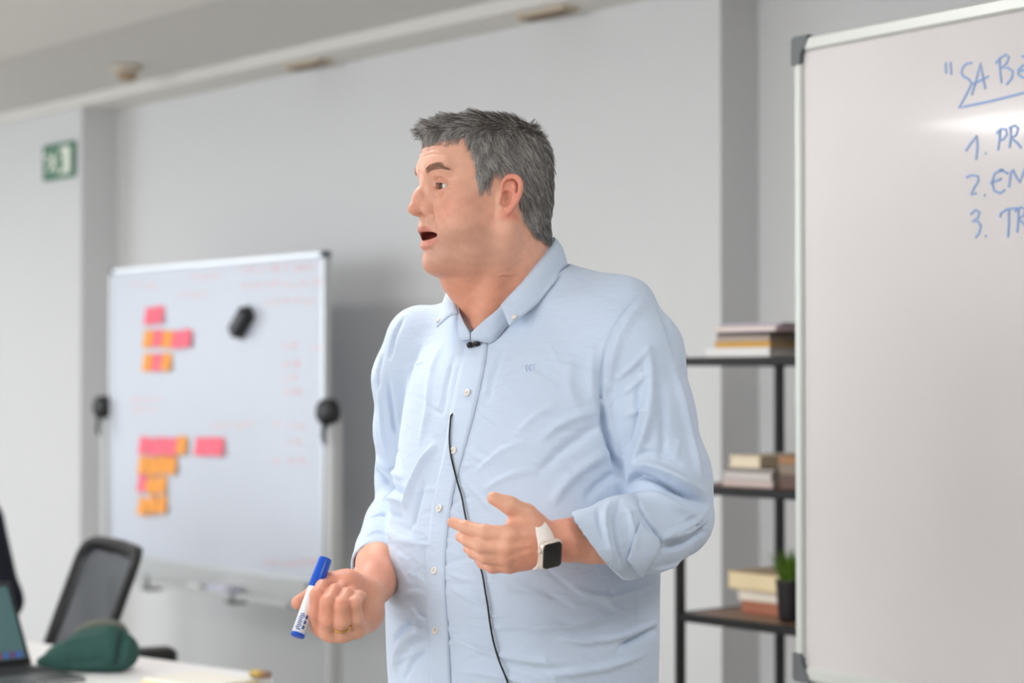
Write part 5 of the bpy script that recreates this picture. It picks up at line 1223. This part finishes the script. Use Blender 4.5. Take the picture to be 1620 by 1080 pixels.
# ================================================================ THINGS HE WEARS AND HOLDS
def watch():
    c = Vector(A3(846, 859, 2.543)); ax = (Vector(A3(935, 846, 2.577)) - Vector(A3(872, 861, 2.545))).normalized()
    w = Vector((0, -1, 0)); w = (w - ax * w.dot(ax)).normalized(); u = ax.cross(w).normalized()
    if u.z < 0: u = -u
    o = thing('smartwatch', 'square smartwatch with white band on his left wrist', 'watch', c)
    wh = mat('band_white', (240, 232, 226), .45); n = 48; ru, rw = .0305, .0285; V = []; Fc = []
    for i in range(n):
        a = 2 * PI * i / n; r = u * (ru * math.sin(a)) + w * (rw * math.cos(a)); nn = (u * math.sin(a) + w * math.cos(a)).normalized()
        near = max(0, math.cos(a + .38)); hw = .0105 + .0035 * near ** 3
        for x, t in ((-hw, .0004), (-hw + .002, .0026), (hw - .002, .0026), (hw, .0004), (hw - .001, -.001), (-hw + .001, -.001)): V.append(r + nn * t + ax * x)
    Fc = [(6 * i + k, 6 * i + (k + 1) % 6, 6 * ((i + 1) % n) + (k + 1) % 6, 6 * ((i + 1) % n) + k) for i in range(n) for k in range(6)]
    MB().add(V, Fc).build('band', wh, o, True)
    al = -.40; nn = (w * math.cos(al) + u * math.sin(al)).normalized(); up = (u * math.cos(al) - w * math.sin(al)).normalized(); p = u * (ru * math.sin(al)) + w * (rw * math.cos(al)) + nn * .0015
    def rrect(hx, hy, r, k=6):
        out = []
        for cx, cy, a0 in ((hx - r, hy - r, 0), (-hx + r, hy - r, 90), (-hx + r, -hy + r, 180), (hx - r, -hy + r, 270)):
            for i in range(k + 1): a = math.radians(a0 + 90 * i / k); out.append((cx + r * math.cos(a), cy + r * math.sin(a)))
        return out
    b = MB(); rings = []
    for hx, hy, r, z in ((.0135, .0160, .005, 0), (.0155, .0185, .006, .0025), (.0160, .0190, .0065, .0055), (.0150, .0180, .006, .0090), (.0138, .0168, .0055, .0100)):
        rings.append([p + ax * x + up * y + nn * z for x, y in rrect(hx, hy, r)])
    m = len(rings[0]); V = [q for r in rings for q in r]; Fc = [tuple(range(m))[::-1], tuple(range(4 * m, 5 * m))] + [(j * m + i, j * m + (i + 1) % m, (j + 1) * m + (i + 1) % m, (j + 1) * m + i) for j in range(4) for i in range(m)]
    cs = b.add(V, Fc).build('case', mat('watch_case', (226, 214, 202), .3, .4), o); autosmooth(cs, 50)
    rings = [[p + ax * x + up * y + nn * z for x, y in rrect(hx, hy, .0055)] for hx, hy, z in ((.0140, .0170, .0098), (.0136, .0166, .0112), (.0122, .0150, .0118))]
    V = [q for r in rings for q in r]; Fc = [tuple(range(2 * m, 3 * m))] + [(j * m + i, j * m + (i + 1) % m, (j + 1) * m + (i + 1) % m, (j + 1) * m + i) for j in range(2) for i in range(m)]
    autosmooth(MB().add(V, Fc).build('screen', mat('watch_glass', (10, 9, 9), .08, coat=.5), o), 50)
    MB().lathe([(.0001, 0), (.0030, 0), (.0034, .0006), (.0034, .0022), (.0028, .0028), (.0001, .0028)], p + nn * .006 - ax * .0160 + up * .007, -ax, 16).build('crown', mat('watch_case'), o, True)
def marker():
    b_ = Vector(A3(470, 1007, 2.622)); t_ = Vector(A3(515, 883, 2.662)); L = (t_ - b_).length; ax = (t_ - b_).normalized(); r = .0092
    o = thing('marker_pen', 'blue-capped white whiteboard marker held in his right fist', 'marker', b_)
    MB().lathe([(.0001, .004), (r, .004), (r, L * .62), (r * .96, L * .64), (.0001, L * .64)], (0, 0, 0), ax, 28).build('barrel', mat('marker_white', (235, 236, 240), .35), o, True)
    bl = mat('marker_blue', (8, 82, 196), .35)
    cp = MB().lathe([(.0001, L * .62), (r * 1.06, L * .62), (r * 1.04, L * .70), (r * .98, L * .985), (r * .90, L * .998), (.0001, L)], (0, 0, 0), ax, 28).build('cap', bl, o); autosmooth(cp, 40)
    e = MB().lathe([(.0001, 0), (r * .86, 0), (r * 1.03, .0012), (r * 1.03, .0045), (.0001, .0045)], (0, 0, 0), ax, 28).build('end_plug', bl, o); autosmooth(e, 40)
    # printed marks: flat ink patches on the barrel
    ink = mat('print_blue', (70, 92, 168), .4); v = Vector((0, -1, 0)); v = (v - ax * v.dot(ax)).normalized(); w = ax.cross(v); R = random.Random(2)
    b = MB()
    def patch(h0, h1, a0, a1):
        V = []; n = 4
        for i in range(n + 1):
            a = a0 + (a1 - a0) * i / n; d = (v * math.cos(a) + w * math.sin(a)) * (r + .0002); V += [d + ax * h0, d + ax * h1]
        b.add(V, [(2 * i, 2 * i + 2, 2 * i + 3, 2 * i + 1) for i in range(n)])
    for sg in (1,):
        patch(.030, .075, .35, .62)
        for k in range(9): patch(.008 + k * .0026, .0095 + k * .0026, -.75 + R.uniform(0, .2), -.15 + R.uniform(0, .25))
        for k in range(3): patch(.010 + k * .007, .015 + k * .007, .25, .6)
    b.build('printed_lettering', ink, o)['kind'] = 'stuff'
def ring_(pr):
    M_ = Vector(A3(543, 1001, 2.632)); P_ = Vector(A3(540, 982, 2.612)); ax = (P_ - M_).normalized(); c = M_ + (P_ - M_) * .70
    o = thing('ring', 'thin gold ring on his right ring finger', 'ring', c)
    v = []; n = 40; u = ax.orthogonal().normalized(); w = ax.cross(u); R = .0122; f = []
    for i in range(n):
        a = 2 * PI * i / n; d = u * math.cos(a) + w * math.sin(a)
        for x, t in ((-.0018, 0), (-.0012, .0009), (.0012, .0009), (.0018, 0), (0, -.0008)): v.append(d * (R + t) + ax * x)
    f = [(5 * i + k, 5 * i + (k + 1) % 5, 5 * ((i + 1) % n) + (k + 1) % 5, 5 * ((i + 1) % n) + k) for i in range(n) for k in range(5)]
    MB().add(v, f).build('gold_band', mat('gold', (214, 172, 92), .25, 1.), o, True)
def microphone(cl):
    p, n = cl.hit(752, 548); n = Vector(n); o = thing('lapel_microphone', 'small black clip-on microphone with its cable down the shirt front', 'microphone', p)
    k = mat('mic_black', (18, 18, 20), .5); a = Vector(A3(742, 549, p.y)) - p; b = Vector(A3(762, 549, p.y)) - p; a = a - n * a.dot(n); b = b - n * b.dot(n); o0 = n * .0075
    d = (b - a).normalized()
    MB().lathe([(.0001, -.0008), (.0036, 0), (.0042, .002), (.0042, .006), (.003, .0068), (.0001, .0068)], a + o0, d, 16).build('capsule', k, o, True)
    up = n.cross(d)
    M = Matrix.Translation(a + d * .0065 + n * .007) @ Matrix((d.to_tuple(), up.to_tuple(), n.to_tuple())).transposed().to_4x4()
    MB().box((0, -.0028, -.0025), (.0125, .0022, .0018), .001, M).box((.004, -.0038, -.0045), (.0105, .0014, -.0025), .0008, M).build('clip', k, o)
    c = mat('cable_black', (16, 17, 20), .5); pts = []
    for q in spline([(717, 653), (714, 690), (716, 720), (725, 758), (734, 790), (740, 822), (752, 868), (765, 905), (771, 945), (777, 985), (786, 1030), (805, 1079), (812, 1100)], 6):
        h, nn = cl.hit(q[0], q[1])
        if h is not None: pts.append(h - p + Vector(nn) * .0042)
    P = np.array([tuple(q) for q in pts])
    for _ in range(4): P[1:-1] = .25 * P[:-2] + .5 * P[1:-1] + .25 * P[2:]
    P[0] -= np.array(n) * .004
    MB().tube([Vector(q) for q in P], .0013, 8).build('cable', c, o, True)
def logo(cl, sh):
    b = MB(); m = mat('embroidery', (168, 178, 222), .7)
    for ln in ([(834, 577), (832, 582), (834, 588)], [(843, 578), (839, 577), (837, 581), (838, 585), (841, 586)], [(843, 578), (848, 576)], [(846, 580), (845, 583)]):
        pts = []
        for q in spline(ln, 4):
            h, n = cl.hit(q[0], q[1]); pts.append(h + Vector(n) * .0006)
        b.tube(pts, .00045, 6)
    b.build('embroidered_emblem', m, sh)['kind'] = 'stuff'
def sleeve_tab(cl, sh):
    A = cl.ribbon([(1010, 826), (1000, 858), (990, 884)], [(1044, 856), (1034, 884), (1014, 912)], .0030, n=8, na=8); grid_mesh('cuff_tab', A, cloth_mat(), sh, .0022)
    p, n = cl.hit(1016, 850)
def pouch():
    Y = 4.65; o = thing('pouch', 'stuffed dark green fabric pouch lying on the white table', 'pouch', at(140, 1050, Y) * 1.0)
    o.location.z = .74; O = np.array(o.location)
    S = SDF(O + np.array([-.16, -.11, -.02]), O + np.array([.16, .11, .16]), .003)
    S.chain([A3(64, 1047, Y + .04), A3(98, 1040, Y + .02), A3(140, 1031, Y + .01), A3(174, 1027, Y), A3(192, 1030, Y)], [.010, .030, .048, .052, .042], .02)
    sl, X, Yg, Z = S.region(S.lo, S.lo + (S.n + 1) * S.h); S.D = np.maximum(S.D, (.7405 - Z) * np.ones_like(S.D))
    V, Q = S.mesh(); V = smooth_v(V, Q, 2); N = vnormals(V, Q); V = V + N * (noise3(V, 45, 9) * .0035)[:, None]
    c = Cloth(V, Q)
    for f in (([(196, 998), (190, 1022), (186, 1050)], .010, .006, 'groove'), ([(205, 1005), (203, 1030), (196, 1055)], .005, .007, 'ridge'), ([(90, 1020), (130, 1010), (175, 1005)], .004, .008, 'ridge'), ([(100, 1050), (140, 1048), (170, 1040)], .004, .007, 'groove')): c.fold(*f)
    link('fabric_body', np_mesh('fabric_body', c.V - O, Q), mat('green_fabric', (40, 78, 72), .85, bump=.3, bscale=350, noise=.08, nscale=30), o)
    pts = []
    for q in spline([(120, 1000), (140, 990), (165, 986), (188, 990), (202, 1002)], 5): pts.append(at(q[0], q[1], Y + .03) - Vector(O))
    MB().tube(pts, [.006 + .006 * math.sin(PI * i / (len(pts) - 1)) for i in range(len(pts))], 10).build('lining_fold', mat('olive_lining', (104, 108, 98), .9), o, True)
    c.refresh(); zp = []
    for q in spline([(188, 996), (184, 1020), (180, 1050)], 6):
        h, n = c.hit(*q)
        if h is not None: zp.append(h + Vector(n) * .001 - Vector(O))
    if len(zp) > 3: MB().tube(zp, .0022, 6).build('zip', mat('zip_dark', (20, 46, 48), .6), o, True)
def colleague():
    b0 = np.array([-.2850 * 5.72, 5.72, 0]); f = np.array([-.64, -.77, 0]); l = np.array([.77, -.64, 0])
    def B(x, y, z): return b0 + l * x + f * y + np.array([0, 0, z])
    o = thing('person', 'seated person in a dark navy sweater, cut off by the left edge', 'person', b0)
    def part(name, m, build, h, lo, hi, it=2):
        S = SDF(lo, hi, h); build(S); V, Q = S.mesh(); V = smooth_v(V, Q, it); me = np_mesh(name, V - b0, Q)
        if name == 'body': set_cols(me, hand_colors(V))
        return link(name, me, m, o)
    lo = b0 + np.array([-.62, -.75, .02]); hi = b0 + np.array([.45, .35, 1.48])
    def body(S):
        S.chain([B(0, 0, .52), B(0, -.02, .8), B(0, 0, 1.02)], [.10, .10, .10], .03); S.chain([B(0, .0, 1.05), B(0, .02, 1.17)], [.055, .052], .03); S.ell(B(0, .035, 1.27), (.078, .098, .118), .03, R=np.stack([l, f, [0, 0, 1]], 1))
        S.chain([B(0, .12, 1.28), B(0, .142, 1.255)], [.01, .014], .01); S.chain([B(-.03, .115, 1.22), B(.03, .115, 1.22)], [.012, .012], .012)
        for s in (1, -1):
            S.ell(B(.08 * s, .03, 1.27), (.014, .022, .032), .006); S.chain([B(.19 * s, .0, 1.02), B(.225 * s, -.02, .79), B(.17 * s, .22, .775), B(.15 * s, .30, .775)], [.04, .036, .026, .028], .02)
            for k in range(4): S.chain([B((.125 + .018 * k) * s, .32, .772), B((.125 + .018 * k) * s, .37, .768), B((.125 + .018 * k) * s, .40, .757)], [.009, .008, .007], .003)
            S.chain([B(.13 * s, .30, .775), B(.10 * s, .335, .77), B(.09 * s, .365, .765)], [.013, .010, .008], .004)
            S.chain([B(.09 * s, .02, .53), B(.10 * s, .42, .53), B(.10 * s, .44, .12)], [.06, .045, .035], .02)
    part('body', mat('skin'), body, .009, lo, hi, 1)
    def sweater(S):
        S.chain([B(0, 0, .53), B(0, -.01, .78), B(0, 0, .98)], [.155, .150, .140], .05); S.cap(B(-.15, .0, 1.03), B(.15, .0, 1.03), .065, .065, .06); S.cap(B(0, 0, 1.06), B(0, .01, 1.11), .068, .062, .03)
        for s in (1, -1): S.chain([B(.185 * s, .0, 1.02), B(.235 * s, -.03, .80), B(.175 * s, .21, .785)], [.060, .055, .040], .03)
    part('sweater', mat('navy_sweater', (20, 24, 38), .9, bump=.4, bscale=260), sweater, .009, lo, hi)
    def trou(S):
        S.cap(B(-.07, 0, .50), B(.07, 0, .50), .10, .10, .02); 
        for s in (1, -1): S.chain([B(.09 * s, .0, .535), B(.10 * s, .42, .54), B(.10 * s, .45, .10)], [.085, .068, .052], .03)
    part('trousers', mat('grey_trousers', (52, 54, 60), .85), trou, .010, lo, hi)
    def hair(S): S.ell(B(0, .015, 1.30), (.085, .100, .105), 0, R=np.stack([l, f, [0, 0, 1]], 1)); S.ell(B(0, .14, 1.22), (.10, .085, .12), .01, 'sub', R=np.stack([l, f, [0, 0, 1]], 1))
    part('hair', mat('dark_hair', (44, 34, 28), .7, bump=.5, bscale=300), hair, .007, lo, hi)
    for s in (1, -1):
        def shoe(S): S.chain([B(.10 * s, .40, .045), B(.105 * s, .56, .038)], [.042, .036], .01); S.cap(B(.10 * s, .43, .05), B(.10 * s, .44, .10), .042, .042, .01)
        part('shoe', mat('black_shoe', (26, 26, 28), .5), shoe, .008, b0 + np.array([-.62, -.75, .0]), b0 + np.array([.45, .35, .2]))
    for s in (1, -1):
        MB().lathe([(.0001, -.012), (.0085, -.0085), (.012, 0), (.0085, .0085), (.0001, .012)], B(.031 * s, .110, 1.285) - b0, f, 16).build('eyeball', mat('eye_white', (225, 220, 215), .3), o, True)
        MB().tube([B(.014 * s, .128, 1.305) - b0, B(.032 * s, .121, 1.31) - b0, B(.048 * s, .108, 1.304) - b0], [.003, .004, .002], 6).build('eyebrow', mat('dark_hair'), o, True)
    st_ = thing('stool', 'dark round stool under the seated person at the left edge', 'stool', b0); m = mat('black_plastic')
    MB().lathe([(.001, .36), (.17, .36), (.19, .375), (.19, .385), (.17, .398), (.001, .40)], n=32).build('seat', mat('seat_fabric'), st_, True)
    for k in range(4):
        a = PI / 4 + k * PI / 2; MB().tube([(.12 * math.cos(a), .12 * math.sin(a), .365), (.19 * math.cos(a), .19 * math.sin(a), 0)], .014, 8).build('leg', m, st_, True)
# ================================================================ BUILD
room(); exit_sign(); make_notes(); left_board(); right_board(); rack(); table_group(); chair()
pr, cl, meshes = build_person()
trousers(pr); pouch(); colleague()
sh = [o for o in pr.children if o.name.startswith('shirt')][0]
logo(cl, sh); sleeve_tab(cl, sh)
watch(); marker(); ring_(pr); microphone(cl)
